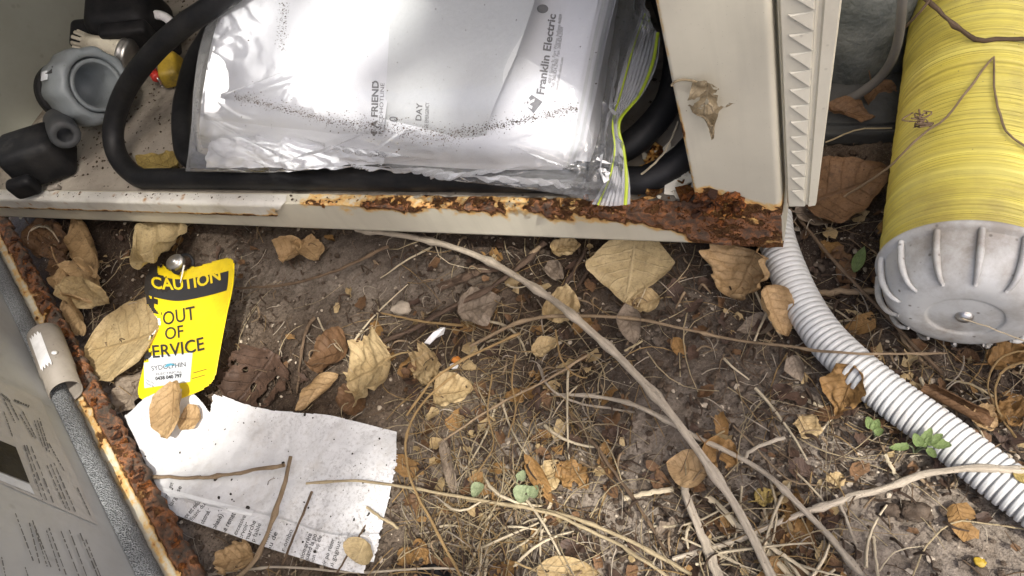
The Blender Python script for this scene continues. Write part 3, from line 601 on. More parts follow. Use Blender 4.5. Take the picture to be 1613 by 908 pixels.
# wiring diagram and printed lines inside the door (illegible in the photograph: broken lines of print)
ds = poly_on(dbvh, [(-150, 540), (62, 628), (155, 829), (-150, 697)], M['doorsheet'], door_o, 'diagram_sheet', .0006, 8, 'printed wiring diagram sheet inside the door')
sb = dbvh
poly_on(sb, [(-60, 672), (23, 706), (45, 763), (-60, 722)], M['blackp'], door_o, 'diagram_photo', .0011, 4, 'dark picture on the diagram sheet')
poly_on(sb, [(-60, 724), (45, 765), (53, 781), (-60, 735)], M['stickw'], door_o, 'glare_strip', .0011, 4)  # white glare below the picture, painted as a pale strip
def print_lines(lines, mat, hp, seed):
    r = np.random.default_rng(seed)
    parts = []
    for (x0, y0, x1, y1) in lines:
        t = 0.0
        while t < 1:
            l_ = .05+.13*r.random(); t2 = min(1, t+l_); a = np.array([x0+(x1-x0)*t, y0+(y1-y0)*t]); b = np.array([x0+(x1-x0)*t2, y0+(y1-y0)*t2])
            e = (b-a)/(np.linalg.norm(b-a)+1e-9); p = np.array([e[1], -e[0]])*hp*(.7+.6*r.random())/2; V = []
            for q in (a-p, b-p, b+p, a+p):
                l, n = hit(sb, *q); V.append(l+n*.0012 if l is not None else None)
            if all(v is not None for v in V): parts.append((V, [(0, 1, 2, 3)]))
            t = t2+.015+.03*r.random()
    V, Fc = cat_(parts); add('printed_lines', V, Fc, mat, door_o, smooth=False)
print_lines([(36, 703, 65, 790), (40, 703, 72, 791), (47, 705, 82, 794), (72, 735, 102, 804), (78, 733, 108, 806), (83, 731, 117, 808), (120, 770, 141, 815), (30, 655, 50, 690), (34, 650, 56, 694), (4, 630, 22, 668), (12, 632, 28, 664), (52, 664, 66, 706), (57, 664, 72, 712), (60, 660, 77, 716), (75, 700, 100, 745), (4, 650, 18, 690)], M['faintprint'], 1.5, 1)
print_lines([(22, 811, 50, 886), (44, 826, 60, 890), (49, 822, 72, 895), (52, 830, 78, 896), (71, 838, 92, 902), (75, 834, 102, 908), (94, 839, 130, 930), (107, 837, 140, 925), (124, 842, 160, 930), (133, 852, 168, 940), (0, 880, 10, 930), (37, 896, 45, 920)], M['faintprint'], 1.8, 2)
print_lines([(0, 622, 14, 634), (20, 632, 44, 642)], M['faintprint'], 4, 3)

# ------------------------------------------------------------------ yellow tank on the right
TS = at(1519, 503, .053); TR_ = .0528
TAX = Vector((0.06, 1.0, 0.0)).normalized()
tk = root('pressure_tank', (TS[0], TS[1], TS[2]), axis_rot(TAX), label='yellow fibre wound tank with ribbed grey end cap lying on soil', cat='tank')
CAPL = .037
rr_ = np.random.default_rng(11); zs = np.arange(CAPL-.004, .9, .0011); rn = .0007*fbm(zs*330, 0.0, 1.0, 3)+.0005*(rr_.random(len(zs))-.5)
prof = [(CAPL-.004, TR_-.008)]+[(z, TR_+d-.0005) for z, d in zip(zs, rn)]+[(.9, .0)]
ph = rr_.random(8)*6
V, Fc = lathe(prof, 96, lambda a, k: 1+.003*np.sin(a+prof[k][0]*260+ph[0])*.5+.006*pnoise(np.cos(a)*.6+7, np.sin(a)*.6, prof[k][0]*120)+.004*pnoise(np.cos(a)*.8+3, np.sin(a)*.8, prof[k][0]*330))
add('wound_body', V, Fc, M['winding'], tk, local=True)
cp = [(0.0045, .0005), (.0035, .018), (.0045, .0275), (.0015, .0300), (.0012, .040), (.0035, .0475), (.009, .0545), (.018, .0600), (.030, .0640), (.045, .0662), (.055, .0672), (.0575, .0690), (.061, .0722), (CAPL, .0725), (CAPL+.001, .069)]
cp = [(a*.56, b*.745) for a, b in cp[:-2]]+[(CAPL, .0540), (CAPL+.001, .051)]; cq = cr(np.array(cp), 60); V, Fc = lathe([tuple(x) for x in cq], 96)
cap = add('end_cap', V, Fc, M['capg'], tk, local=True)
for k in range(14):
    a = 2*math.pi*k/14+.23; pts = [(.058, .0695), (.046, .0690), (.030, .0672), (.018, .0635), (.0085, .0578), (.0035, .0495)]
    P = np.array([(math.cos(a)*r*.752, math.sin(a)*r*.752, s*.56-.0003) for s, r in pts]); V, Fc, _ = tube(resample(P, 16), np.concatenate([np.linspace(.0019, .0022, 8), np.linspace(.0022, .0012, 8)]), 8)
    add('rib', V, Fc, M['capg'], cap, local=True)
V, Fc = lathe([(.0045, .0056), (.0012, .0053), (-.0004, .0042), (-.0014, .0022), (-.0017, .0002)], 24); add('screw', V, Fc, M['steel'], cap, local=True)

# ------------------------------------------------------------------ corrugated conduit
def conduit():
    path = [(1218, 340), (1222, 372), (1238, 420), (1262, 474), (1300, 532), (1352, 583), (1410, 630), (1470, 673), (1535, 724), (1600, 774), (1680, 830), (1800, 900)]
    P = np.array([atg(x, y, .0165 if i > 1 else .018) for i, (x, y) in enumerate(path)]); L = arclen(cr(P, 400))[-1]; pitch = .0044; n = int(L/pitch)*8
    P = resample(P, n); ph = (arclen(P)/pitch) % 1
    g = np.where(ph < .66, 0.0, 1.0); g = np.clip(np.interp(ph, [0, .05, .70, .77, .93, 1.0], [.6, 0, 0, 1, 1, .6]), 0, 1)
    V, Fc, uv = tube(P, (.0142-.0017*g)*(1+.02*pnoise(arclen(P)*22, .5, 1.0)), 28)
    add('corrugated_conduit', V, Fc, M['conduit'], attrs={'groove': np.repeat(g, 28)}, label='white corrugated flexible conduit running out under the cabinet corner', cat='conduit')
conduit()

# ------------------------------------------------------------------ things behind, top right
pc = atg(1352, 128, 0); pc = at(1347, 100, .03)
bk = root('grey_canister', (pc[0], pc[1]+.03, 0.0), label='weathered grey upright canister behind the louvred strip', cat='canister')
V, Fc = lathe([(-.004, .0), (-.002, .03), (.0, .037), (.004, .0415), (.012, .0435), (.1, .0445), (.3, .046), (.302, .044), (.30, .0)], 48); add('canister_body', V, Fc, M['conc'], bk, local=True)
V, Fc = lathe([(.296, .0462), (.3, .0485), (.306, .0485), (.309, .046)], 48); add('top_ring', V, Fc, M['conc'], bk, local=True)
q = at(1345, 193, .012); V, Fc = box(q[0]-.055, q[0]+.045, q[1]-.012, q[1]+.055, -.01, .018)
bm = bmesh.new(); bv = [bm.verts.new(v) for v in V]; [bm.faces.new([bv[i] for i in f]) for f in Fc]; bmesh.ops.bevel(bm, geom=list(bm.edges), offset=.006, segments=3, affect='EDGES'); bmesh.ops.subdivide_edges(bm, edges=list(bm.edges), cuts=3, use_grid_fill=True)
for v in bm.verts: v.co += Vector((1, 1, 1))*float(pnoise(v.co.x*60, v.co.y*60, v.co.z*60))*.0016
bm.verts.ensure_lookup_table(); V = [tuple(v.co) for v in bm.verts]; Fc = [tuple(x.index for x in f.verts) for f in bm.faces]; bm.free()
add('stone_block', V, Fc, M['dark'], label='dark flat stone block lying in front of the grey canister', cat='stone')

# ------------------------------------------------------------------ tubes, sticks and stems
def stick(name, label, cat, pts, r0, r1, mat, seg=8, rough=.18, group=None, knots=0, ground=True, n=None, flat=1.0):
    """pts (px, py, dz) follow the ground; radii in px at that place"""
    P = np.array([(atg(p[0], p[1], p[2]) if ground else at(p[0], p[1], p[2])) for p in pts]); n = n or max(14, int(arclen(P)[-1]/.006))
    Q = resample(P, n); ss = np.linspace(0, 1, n); sd = abs(hash((name, pts[0][0], pts[0][1]))) % 97
    sd = (pts[0][0]*3+pts[0][1]*7) % 97
    kk = (1.0 if name in ('split_straw', 'broken_stem') else .66) if r0 > 3 else .8
    rad = np.array([kk*(r0+(r1-r0)*t)*mpp(q) for t, q in zip(ss, Q)])
    Q = Q+np.stack([fbm(ss*9+sd, .3, 1.0, 3), fbm(ss*9+sd, .3, 5.0, 3), fbm(ss*9+sd, .3, 9.0, 3)*.6], 1)*rad.mean()*(0 if cat == 'hose' else .2 if name == 'dead_branch' else .7)
    for k in range(knots): rad = rad*(1+.6*np.exp(-((ss-(k+.5+.3*math.sin(sd+k))/knots)/.012)**2))
    V, Fc, uv = tube(Q, rad*(1+(0 if cat == 'hose' else .14)*fbm(ss*n*.22, sd, 2.0, 3)), seg, rough=rough*1.5, seed=sd, flat=flat)
    return add(name, V, Fc, mat, uv=uv, label=label, cat=cat, group=group)
S = stick
S('dead_branch', 'longest pale grey stem curving from under the lip to bottom edge', 'stem', [(560, 362, .012), (640, 372, .013), (715, 390, .016), (790, 422, .020), (880, 480, .024), (960, 550, .024), (1040, 632, .022), (1100, 710, .02), (1160, 800, .018), (1210, 900, .016), (1240, 980, .014)], 6.0, 11, M['stickg'], 12, .1, knots=9)
S('dead_branch', 'grey stem running from mid ground to bottom right, crossed by pale stem', 'stem', [(862, 621, .006), (940, 625, .010), (1010, 643, .012), (1100, 690, .009), (1200, 742, .012), (1290, 828, .012), (1365, 915, .01)], 4.0, 7.5, M['stickg'], 10, .14, knots=6)
S('woody_twig', 'thick weathered twig lying across the conduit end to bottom centre', 'twig', [(1060, 880, .004), (1130, 860, .006), (1220, 826, .008), (1310, 793, .010), (1400, 766, .014), (1480, 742, .024), (1540, 738, .030), (1640, 742, .030)], 6.5, 8.5, M['stickg'], 12, .35, knots=5)
S('broken_stem', 'pale broken stem pointing up beside the orange tan leaf', 'stem', [(1076, 766, .012), (1102, 838, .010), (1135, 915, .008)], 6.0, 9.0, M['stickg'], 10, .2)
S('split_straw', 'short pale split straw left of the broken stem', 'straw', [(983, 786, .006), (1060, 769, .008)], 5.0, 4.5, M['pith'], 6, .1, flat=.4)
S('split_straw', 'pale flat split straw running under the longest stem', 'straw', [(1113, 783, .008), (1165, 830, .008), (1240, 900, .007), (1270, 930, .006)], 5.5, 5.0, M['pith'], 6, .1, flat=.4)
S('split_straw', 'thin frayed straw splaying right of the longest stem near bottom edge', 'straw', [(1180, 842, .009), (1225, 868, .011), (1280, 908, .01)], 4.0, 3.0, M['pith'], 6, .1, flat=.4)
S('split_straw', 'frayed straw sliver forking lowest beside the longest stem', 'straw', [(1190, 850, .006), (1235, 895, .007), (1250, 925, .006)], 3.0, 3.0, M['straw'], 6, .1, flat=.4)
S('brown_twig', 'brown twig slanting down from the grey stem fork towards bottom', 'twig', [(888, 640, .006), (948, 716, .010), (1010, 805, .009), (1050, 870, .005)], 4.5, 4.0, M['stickb'], 8, .25, knots=4)
S('brown_twig', 'bent brown twig lying left to right on the white paper', 'twig', [(215, 750, .022), (300, 753, .022), (370, 746, .024), (448, 734, .027)], 3.6, 4.6, M['stickt'], 8, .2, knots=3)
S('brown_twig', 'brown twig standing down the white paper past its bottom edge', 'twig', [(458, 720, .030), (446, 770, .030), (428, 825, .028), (402, 880, .018), (372, 912, .008)], 5.0, 5.5, M['stickt'], 8, .22, knots=4)
S('dark_twig', 'thin dark twig on the lower half of the white paper', 'twig', [(491, 775, .022), (475, 815, .024), (444, 890, .018)], 2.4, 2.2, M['stickb'], 6, .25, knots=2)
S('dark_twig', 'short dark twig beside the round leaf on the paper', 'twig', [(577, 826, .018), (560, 855, .02), (531, 902, .016)], 2.0, 1.8, M['stickb'], 6, .2)
S('straw_stem', 'long tan straw from the paper right across to bottom centre', 'straw', [(482, 762, .024), (560, 758, .024), (640, 768, .018), (760, 790, .012), (870, 806, .010), (960, 838, .010), (1090, 905, .008)], 2.4, 4.2, M['straw'], 8, .12, knots=5)
S('straw_stem', 'pale straw running just below the seedlings to lower right', 'straw', [(735, 788, .008), (838, 802, .014), (900, 822, .014), (980, 862, .012), (1060, 915, .01)], 3.0, 3.6, M['straw'], 8, .12, knots=3)
S('straw_stem', 'golden straw arching down from beside the paper corner to bottom edge', 'straw', [(720, 588, .014), (668, 632, .020), (640, 690, .026), (648, 760, .024), (684, 830, .018), (728, 912, .012)], 2.0, 3.0, M['gold'], 8, .12, knots=4)
S('vine_stem', 'thin woody vine running right across the conduit from mid ground', 'vine', [(740, 545, .012), (820, 508, .014), (900, 498, .016), (1010, 504, .012), (1130, 530, .012), (1250, 548, .022), (1330, 556, .036), (1400, 557, .030), (1490, 556, .014)], 4.5, 2.8, M['stickt'], 8, .2, knots=6)
S('vine_stem', 'tan vine curving from lower left ground up to the crossing straws', 'vine', [(640, 655, .014), (690, 592, .016), (760, 552, .018), (820, 525, .020)], 2.4, 3.0, M['gold'], 8, .18, knots=3)
S('brown_twig', 'long brown twig slanting from under the cabinet corner past the tank cap', 'twig', [(1245, 330, .006), (1300, 395, .014), (1345, 445, .020), (1410, 512, .014), (1484, 590, .006)], 3.6, 5.0, M['stickb'], 8, .22, knots=4)
S('brown_twig', 'shorter twig parallel to the long twig beside the tank cap', 'twig', [(1392, 480, .006), (1430, 545, .008), (1460, 575, .006)], 3.2, 4.0, M['stickt'], 8, .22, knots=2)
S('wood_piece', 'short broken wood piece pointing at the tank cap', 'wood', [(1285, 462, .006), (1335, 460, .010), (1385, 459, .012)], 6.5, 7.5, M['stickt'], 9, .4)
S('brown_twig', 'thin rusty brown twig under the lip left of the longest stem', 'twig', [(372, 454, .020), (440, 450, .018), (520, 430, .014), (612, 388, .01)], 2.2, 3.2, M['stickb'], 7, .2, knots=2)
S('straw_stem', 'orange straw lying left of the white plastic shard', 'straw', [(600, 493, .008), (660, 506, .012), (730, 513, .012)], 1.8, 3.0, M['gold'], 7, .1)
S('straw_stem', 'short pale straw stub left of the green seedling by the conduit', 'straw', [(1393, 716, .006), (1404, 735, .008), (1416, 756, .006)], 4.5, 5.5, M['pith'], 6, .12, flat=.5)
S('straw_stem', 'thin pale straw stub standing on soil near bottom right', 'straw', [(1376, 846, .004), (1380, 880, .008), (1384, 920, .006)], 3.2, 4.0, M['pith'], 6, .12)
S('straw_stem', 'slim straw leaning left of the thick weathered twig', 'straw', [(1317, 780, .010), (1332, 815, .010), (1350, 862, .008)], 3.4, 3.8, M['stickg'], 6, .12)
S('straw_stem', 'grey curved straw resting across the grey stem', 'straw', [(1167, 730, .010), (1190, 705, .012), (1237, 690, .010)], 4.2, 4.6, M['stickg'], 7, .25, flat=.5)
S('straw_stem', 'fine straw looping over the soil at bottom right', 'straw', [(1438, 908, .004), (1460, 860, .01), (1503, 823, .010), (1560, 826, .008), (1640, 838, .006)], 1.8, 1.6, M['straw'], 6, .1)
S('straw_stem', 'fine straw wisp below the weathered twig', 'straw', [(1385, 900, .005), (1410, 870, .010), (1455, 860, .006)], 1.6, 1.2, M['pith'], 6, .1)
S('straw_stem', 'thin stem slanting over the soil right of the longest stem', 'straw', [(1130, 645, .006), (1185, 700, .010), (1240, 755, .012), (1290, 765, .006)], 1.6, 2.0, M['stickt'], 6, .15)
S('straw_stem', 'grey straw forking left from the grey stem start', 'straw', [(848, 575, .006), (862, 606, .010), (900, 632, .008), (1000, 650, .004)], 2.6, 2.2, M['stickg'], 7, .15)
S('straw_stem', 'straw slanting between the seedlings and the grey stem start', 'straw', [(690, 700, .008), (780, 640, .014), (860, 600, .016), (925, 560, .010)], 2.2, 2.8, M['stickt'], 7, .15, knots=2)
S('straw_stem', 'short pale straw pointing at the longest stem from left', 'straw', [(985, 552, .014), (1012, 537, .020)], 2.2, 2.2, M['straw'], 6, .1)
S('straw_stem', 'lowest straw crossing the bottom edge left of centre', 'straw', [(330, 905, .006), (440, 893, .010), (560, 902, .012), (700, 895, .010), (760, 915, .008)], 2.6, 2.0, M['stickg'], 7, .15, knots=2)
S('straw_stem', 'short curved straw on the right paper edge', 'straw', [(578, 800, .022), (600, 815, .022), (628, 832, .014)], 2.6, 3.2, M['straw'], 7, .12)
S('straw_stem', 'thin straw hanging down from the tan leaf above the seedlings', 'straw', [(812, 560, .02), (806, 600, .022), (812, 645, .018), (800, 690, .012)], 1.8, 1.6, M['gold'], 6, .1)
S('straw_stem', 'twisted dry tendril left of the mid ground seedlings', 'straw', [(775, 590, .014), (768, 650, .02), (778, 700, .014), (752, 745, .012)], 1.6, 1.6, M['gold'], 6, .1)
S('straw_stem', 'loop of dry tendril right of the longest stem top', 'straw', [(875, 520, .018), (884, 565, .022), (905, 590, .018), (925, 596, .01)], 2.0, 1.6, M['gold'], 6, .1)
S('bark_strip', 'reddish brown bark strip slanting up under the lip', 'bark', [(560, 555, .006), (640, 522, .010), (720, 480, .012), (800, 435, .014), (856, 380, .012)], 6.5, 10, M['bark'], 8, .5, flat=.35)
S('bark_strip', 'grey brown bark strip beside the reddish bark under the lip', 'bark', [(770, 455, .006), (815, 420, .012), (850, 388, .014)], 5.0, 6.5, M['stickt'], 8, .5, flat=.4)
S('bark_strip', 'dark bark strip pointing up at the lip left of the kite shaped leaf', 'bark', [(878, 465, .004), (905, 425, .010), (925, 390, .010)], 5.5, 5.0, M['bark'], 8, .45, flat=.4)
S('bark_strip', 'dark bark sliver nearest the kite shaped leaf', 'bark', [(900, 462, .004), (928, 425, .008), (952, 388, .008)], 4.0, 4.5, M['bark'], 8, .45, flat=.4)
S('bark_strip', 'broad dark bark piece lying below the reddish bark', 'bark', [(690, 455, .002), (745, 430, .004), (790, 415, .004)], 12, 14, M['bark'], 10, .5, flat=.3)
S('dark_twig', 'dark root standing out of soil left of the brown leaf pair', 'root', [(468, 620, .004), (474, 560, .008), (483, 520, .010), (495, 500, .008)], 3.2, 4.0, M['stickb'], 7, .3)
# hose, thread and stems by the tank
S('grey_hose', 'grey hose curving down behind the tank to the soil', 'hose', [(1424, -40, .16), (1420, 20, .13), (1412, 75, .09), (1390, 118, .055), (1350, 150, .032), (1315, 166, .022), (1290, 176, .018)], 11.0, 11.0, M['hose'], 14, .04, ground=False, n=60)
S('dry_vine', 'bent grey vine stem lying over the top of the tank', 'vine', [(1440, -20, .107), (1478, 18, .107), (1515, 48, .107), (1540, 63, .107), (1570, 63, .106), (1660, 60, .105)], 5.0, 5.0, M['stickb'], 9, .2, ground=False, knots=3)
S('dry_vine', 'thin stem slanting across the tank from its dry tuft', 'vine', [(1563, 92, .107), (1530, 135, .106), (1490, 185, .105), (1462, 205, .103), (1425, 238, .094), (1395, 268, .076), (1330, 310, .03)], 2.2, 2.2, M['stickt'], 7, .2, ground=False)
S('dry_vine', 'hooked stem hanging down the right of the tank', 'vine', [(1565, 90, .107), (1568, 150, .107), (1578, 190, .107), (1592, 215, .106), (1640, 250, .100)], 1.8, 2.4, M['stickt'], 7, .2, ground=False)
S('dry_vine', 'brown stem crossing the top left shoulder of the tank', 'vine', [(1478, -15, .112), (1450, 18, .104), (1425, 45, .085), (1412, 60, .07)], 3.2, 3.0, M['stickb'], 7, .2, ground=False)
S('root_thread', 'pale root thread lying over the cable beside the post', 'thread', [(1068, 192, .125), (1050, 235, .118), (1030, 258, .115), (1010, 275, .106)], 1.8, 2.2, M['pith'], 6, .1, ground=False)
S('straw_stem', 'pale straw lying on the grey tank cap', 'straw', [(1515, 502, .056), (1555, 515, .052), (1620, 540, .044)], 1.4, 1.6, M['pith'], 6, .1, ground=False)
S('straw_stem', 'pale straw beside the stone block behind the tank', 'straw', [(1300, 225, .02), (1350, 205, .022), (1405, 202, .022)], 1.6, 1.4, M['straw'], 6, .1, ground=False)
S('yellow_tendril', 'bright yellow tendril curling below the tank cap at right edge', 'tendril', [(1640, 556, .03), (1598, 555, .034), (1568, 572, .03), (1556, 605, .022), (1566, 640, .016)], 2.0, 1.8, M['gold'], 8, .08)
S('yellow_tendril', 'second yellow tendril crossing the rolled brown leaf', 'tendril', [(1620, 570, .03), (1585, 580, .03), (1568, 610, .026), (1574, 650, .016), (1600, 690, .01)], 2.2, 2.4, M['gold'], 8, .08)
S('straw_stem', 'straw arching right of the rolled brown leaf', 'straw', [(1490, 598, .006), (1530, 606, .012), (1565, 625, .010)], 2.0, 2.4, M['straw'], 7, .12)

# ------------------------------------------------------------------ leaves
def wprof(kind, t):
    if kind == 'heart': return np.clip(np.sin(np.pi*np.clip(t, 0, 1)**.62), 0, 1)**.62*np.where(t < .06, .75+4*t, 1)
    if kind == 'kite': return np.interp(t, [0, .06, .42, .55, 1], [.1, .55, 1, .92, .02])
    if kind == 'round': return np.sqrt(np.clip(1-(2*t-1)**2, 0, 1))**.9
    if kind == 'lance': return np.sin(np.pi*t**.85)
    if kind == 'strip': return np.clip(np.minimum(t*6, (1-t)*5), .3, 1)
    if kind == 'broad': return np.clip(1-np.abs(2*t-1)**2.4, 0, 1)**.5*np.where(t > .9, .93, 1)
    return np.clip(np.sin(np.pi*t**.78), 0, 1)**.75
def leaf(name, label, base, tip, wpx, mat, kind='ovate', dz=(.006, .006), curl=.5, bend=.15, rag=.06, rumple=.12, roll=0.0, seed=0, stalk=True, ground=True, cat='leaf', nu=34, nv=19, parent=None, group=None):
    A = atg(*base, dz[0]) if ground else at(*base, dz[0]); B = atg(*tip, dz[1]) if ground else at(*tip, dz[1])
    L = np.linalg.norm(B-A); e1 = (B-A)/L; e2 = np.cross(UPZ, e1); e2 /= np.linalg.norm(e2); n = np.cross(e1, e2)
    if roll: c, s_ = math.cos(roll), math.sin(roll); e2, n = e2*c+n*s_, n*c-e2*s_
    mid = (A+B)/2; W = wpx/2*.002/max(.0005*F, np.linalg.norm(proj(mid+e2*.001)-proj(mid-e2*.001)))*(1.14+.12*min(2.0, abs(curl))); t = np.linspace(0.0, 1, nu); s = np.linspace(-1, 1, nv)
    wp = wprof(kind, t)*W
    T, Sg = np.meshgrid(t, s, indexing='ij')
    ragged = 1+rag*(fbm(T*7+seed, Sg*.8, seed*1.3, 4))*np.abs(Sg)
    w_ = wp[:, None]*Sg*ragged
    ca = max(abs(curl), 1e-3)*math.copysign(1, curl); phi = w_/W*ca
    X2 = np.sin(phi)/ca*W; Zc = (1-np.cos(phi))/ca*W
    Zc = Zc+np.abs(Sg)*.06*W
    ba = bend if abs(bend) > 1e-3 else 1e-3; th = (T-.5)*2*ba; X1 = (np.sin(th)/ba+1)/2*L if abs(ba) < 2.8 else T*L; Zb = -(np.cos(ba)-np.cos(th))/ba*L/2*-1
    Zr = rumple*W*(fbm(T*3.2+seed*2.7, Sg*1.7, seed*.9, 3))*(.35+np.abs(Sg))+rumple*.6*W*np.sin(T*20+np.abs(Sg)*3+seed)*Sg**2*.35
    Vv = A+X1[..., None]*e1+X2[..., None]*e2+(Zc-Zb*-1*0+Zr)[..., None]*n+(Zb)[..., None]*n
    uv = np.stack([T, (Sg+1)/2], -1).reshape(-1, 2); V = Vv.reshape(-1, 3)
    if ground: V[:, 2] = np.maximum(V[:, 2], gz0(V[:, 0], V[:, 1])+.0015+.001*np.abs(uv[:, 1]-.5))
    Fc = grid_faces(nu, nv); 
    if stalk:
        m_ = nv//2; p0 = V.reshape(nu, nv, 3)[1, m_]; d = p0-V.reshape(nu, nv, 3)[5, m_]; d /= np.linalg.norm(d)+1e-9
        sp = np.array([p0-d*L*.1, p0, p0+d*L*.2+UPZ*.001+e2*L*.04, p0+d*L*.38+e2*L*.1]); 
        if ground: sp[:, 2] = np.maximum(sp[:, 2], gz0(sp[:, 0], sp[:, 1])+.002)
        v2, f2, u2 = tube(resample(sp, 10), np.linspace(.0011, .0007, 10)*max(.5, min(1, L/.05)), 6); Fc = Fc+[tuple(i+len(V) for i in f) for f in f2]; V = np.vstack([V, v2]); uv = np.vstack([uv, np.tile([[.5, .5]], (len(v2), 1))])
    return add(name, V, Fc, mat, parent, uv=uv, label=label, cat=cat if parent is None else None, group=group)
Lf = leaf; LG = None
Lf('dry_leaf', 'kite shaped pale tan leaf with veins just under the lip', (1000, 378), (985, 478), 122, M['pale'], 'kite', (.016, .012), .35, .12, .03, .08, 0, 1, False)
Lf('dry_leaf', 'curled tan leaf wedged behind the conduit top', (1190, 395), (1150, 470), 92, M['tan'], 'heart', (.030, .010), 1.1, .4, .05, .25, .35, 2)
Lf('dry_leaf', 'folded tan leaf hanging between conduit and curled leaf', (1205, 450), (1238, 530), 52, M['tan'], 'ovate', (.034, .010), 1.5, .2, .08, .25, -.3, 3, False)
Lf('dry_leaf', 'dull brown leaf lying left of conduit below curled leaf', (1225, 505), (1160, 522), 30, M['greyleaf'], 'lance', (.006, .004), .6, .1, .05, .1, 0, 4)
Lf('dry_leaf', 'large tan leaf with veins touching the caution tag', (250, 520), (136, 552), 118, M['straw_leaf'], 'broad', (.022, .014), .22, .25, .03, .07, .1, 5, False)
Lf('dry_leaf', 'tall curled tan leaf standing under the lip at left', (118, 345), (150, 440), 52, M['tan'], 'lance', (.018, .02), 2.0, .3, .08, .2, .2, 6, False)
Lf('dry_leaf', 'crumpled tan leaf above the large veined leaf', (92, 420), (150, 470), 70, M['tan'], 'ovate', (.020, .02), 1.3, .5, .1, .45, -.2, 7)
Lf('dry_leaf', 'pointed tan leaf flap left of the caution tag', (92, 448), (170, 478), 46, M['straw_leaf'], 'kite', (.03, .028), .8, .3, .08, .3, .4, 8, False)
Lf('dry_leaf', 'narrow curled leaf beside the door edge gasket', (100, 470), (132, 530), 44, M['tan'], 'lance', (.02, .012), 1.6, .3, .08, .2, .3, 9)
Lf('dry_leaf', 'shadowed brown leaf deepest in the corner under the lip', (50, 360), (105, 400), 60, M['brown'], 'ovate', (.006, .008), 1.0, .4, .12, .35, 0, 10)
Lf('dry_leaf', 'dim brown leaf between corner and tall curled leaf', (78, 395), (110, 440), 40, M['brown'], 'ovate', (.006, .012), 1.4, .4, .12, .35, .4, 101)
Lf('dry_leaf', 'pale leaf tucked under lip above the caution tag', (220, 402), (292, 352), 74, M['pale'], 'heart', (.024, .03), .5, .3, .04, .15, -.2, 11)
Lf('dry_leaf', 'brown leaf half hidden above the torn paper corner', (225, 590), (185, 655), 42, M['greyleaf'], 'ovate', (.008, .006), .6, .2, .06, .2, 0, 12)
Lf('dry_leaf', 'small folded tan leaf alone on dark soil below lip', (440, 408), (478, 380), 42, M['tan'], 'ovate', (.010, .014), 1.6, .4, .08, .2, .3, 13, False)
Lf('dry_leaf', 'cupped brown half of the leaf alone below lip', (470, 378), (502, 408), 40, M['tan'], 'round', (.014, .010), 1.2, .3, .1, .2, -.4, 14, False)
Lf('dry_leaf', 'square spotted straw coloured leaf in mid ground', (615, 560), (545, 605), 84, M['straw_leaf'], 'strip', (.022, .014), .45, .3, .12, .22, .15, 15)
Lf('dry_leaf', 'smooth reddish brown leaf left of the spotted leaf', (548, 545), (484, 572), 58, M['brown'], 'heart', (.010, .006), .8, .3, .06, .15, .1, 16)
Lf('dry_leaf', 'rolled tan leaf lying beside the paper top edge', (534, 590), (466, 648), 34, M['tan'], 'lance', (.012, .008), 2.4, .2, .05, .1, 0, 17, False)
Lf('dry_leaf', 'round brown leaf ringed by a straw below the spotted leaf', (570, 618), (540, 648), 44, M['brown'], 'round', (.006, .006), .5, .2, .06, .15, 0, 18)
Lf('dry_leaf', 'veined tan leaf left of the hanging tendrils', (684, 622), (746, 612), 46, M['straw_leaf'], 'heart', (.012, .012), .8, .3, .05, .15, -.2, 19)
Lf('dry_leaf', 'grey tan pointed leaf beneath the bark strip', (722, 495), (792, 468), 54, M['greyleaf'], 'kite', (.012, .010), .4, .2, .1, .2, 0, 20, False)
Lf('dry_leaf', 'crinkled tan leaf beside the white shard', (690, 565), (650, 590), 52, M['straw_leaf'], 'strip', (.008, .008), .6, .3, .2, .4, 0, 21, False)
Lf('dry_leaf', 'tan leaf crossed by the longest stem in mid ground', (862, 475), (912, 492), 54, M['straw_leaf'], 'ovate', (.010, .012), .8, .3, .06, .2, 0, 22, False)
Lf('dry_leaf', 'small yellow tan leaf below the vine in mid ground', (838, 555), (880, 536), 26, M['straw_leaf'], 'ovate', (.010, .012), .8, .3, .06, .2, 0, 23)
Lf('dry_leaf', 'orange tan leaf left of the longest stem near bottom', (1114, 748), (1050, 730), 54, M['tan'], 'ovate', (.012, .010), .45, .15, .03, .1, 0, 24)
Lf('dry_leaf', 'holed tan leaf right of the longest stem near bottom', (1110, 700), (1160, 735), 54, M['orangeleaf'], 'ovate', (.010, .010), .5, .2, .15, .25, 0, 25)
Lf('dry_leaf', 'tan leaf cut by the bottom edge of the view', (845, 900), (945, 905), 46, M['straw_leaf'], 'ovate', (.008, .010), .8, .3, .04, .15, 0, 26)
Lf('dry_leaf', 'small round tan leaf on the bottom right of the paper', (575, 850), (560, 886), 44, M['pale'], 'round', (.026, .022), .4, .15, .03, .08, 0, 27, False)
Lf('dry_leaf', 'curled tan leaf standing on top of the white paper', (272, 602), (262, 692), 50, M['tan'], 'ovate', (.046, .042), .8, .25, .1, .12, .2, 28, False)
Lf('dry_leaf', 'small tan leaf right of the curled leaf on paper', (284, 660), (316, 660), 38, M['tan'], 'round', (.032, .028), .8, .3, .05, .15, 0, 29)
Lf('dry_leaf', 'dark rotting leaf between caution tag and paper tear', (432, 556), (366, 640), 84, M['dkbrown'], 'strip', (.008, .008), .2, .1, .2, .10, 0, 30, False)
Lf('dry_leaf', 'brown ragged leaf leaning on the conduit middle', (1345, 575), (1318, 655), 66, M['orangeleaf'], 'kite', (.030, .008), .7, .3, .15, .25, .3, 31, False)
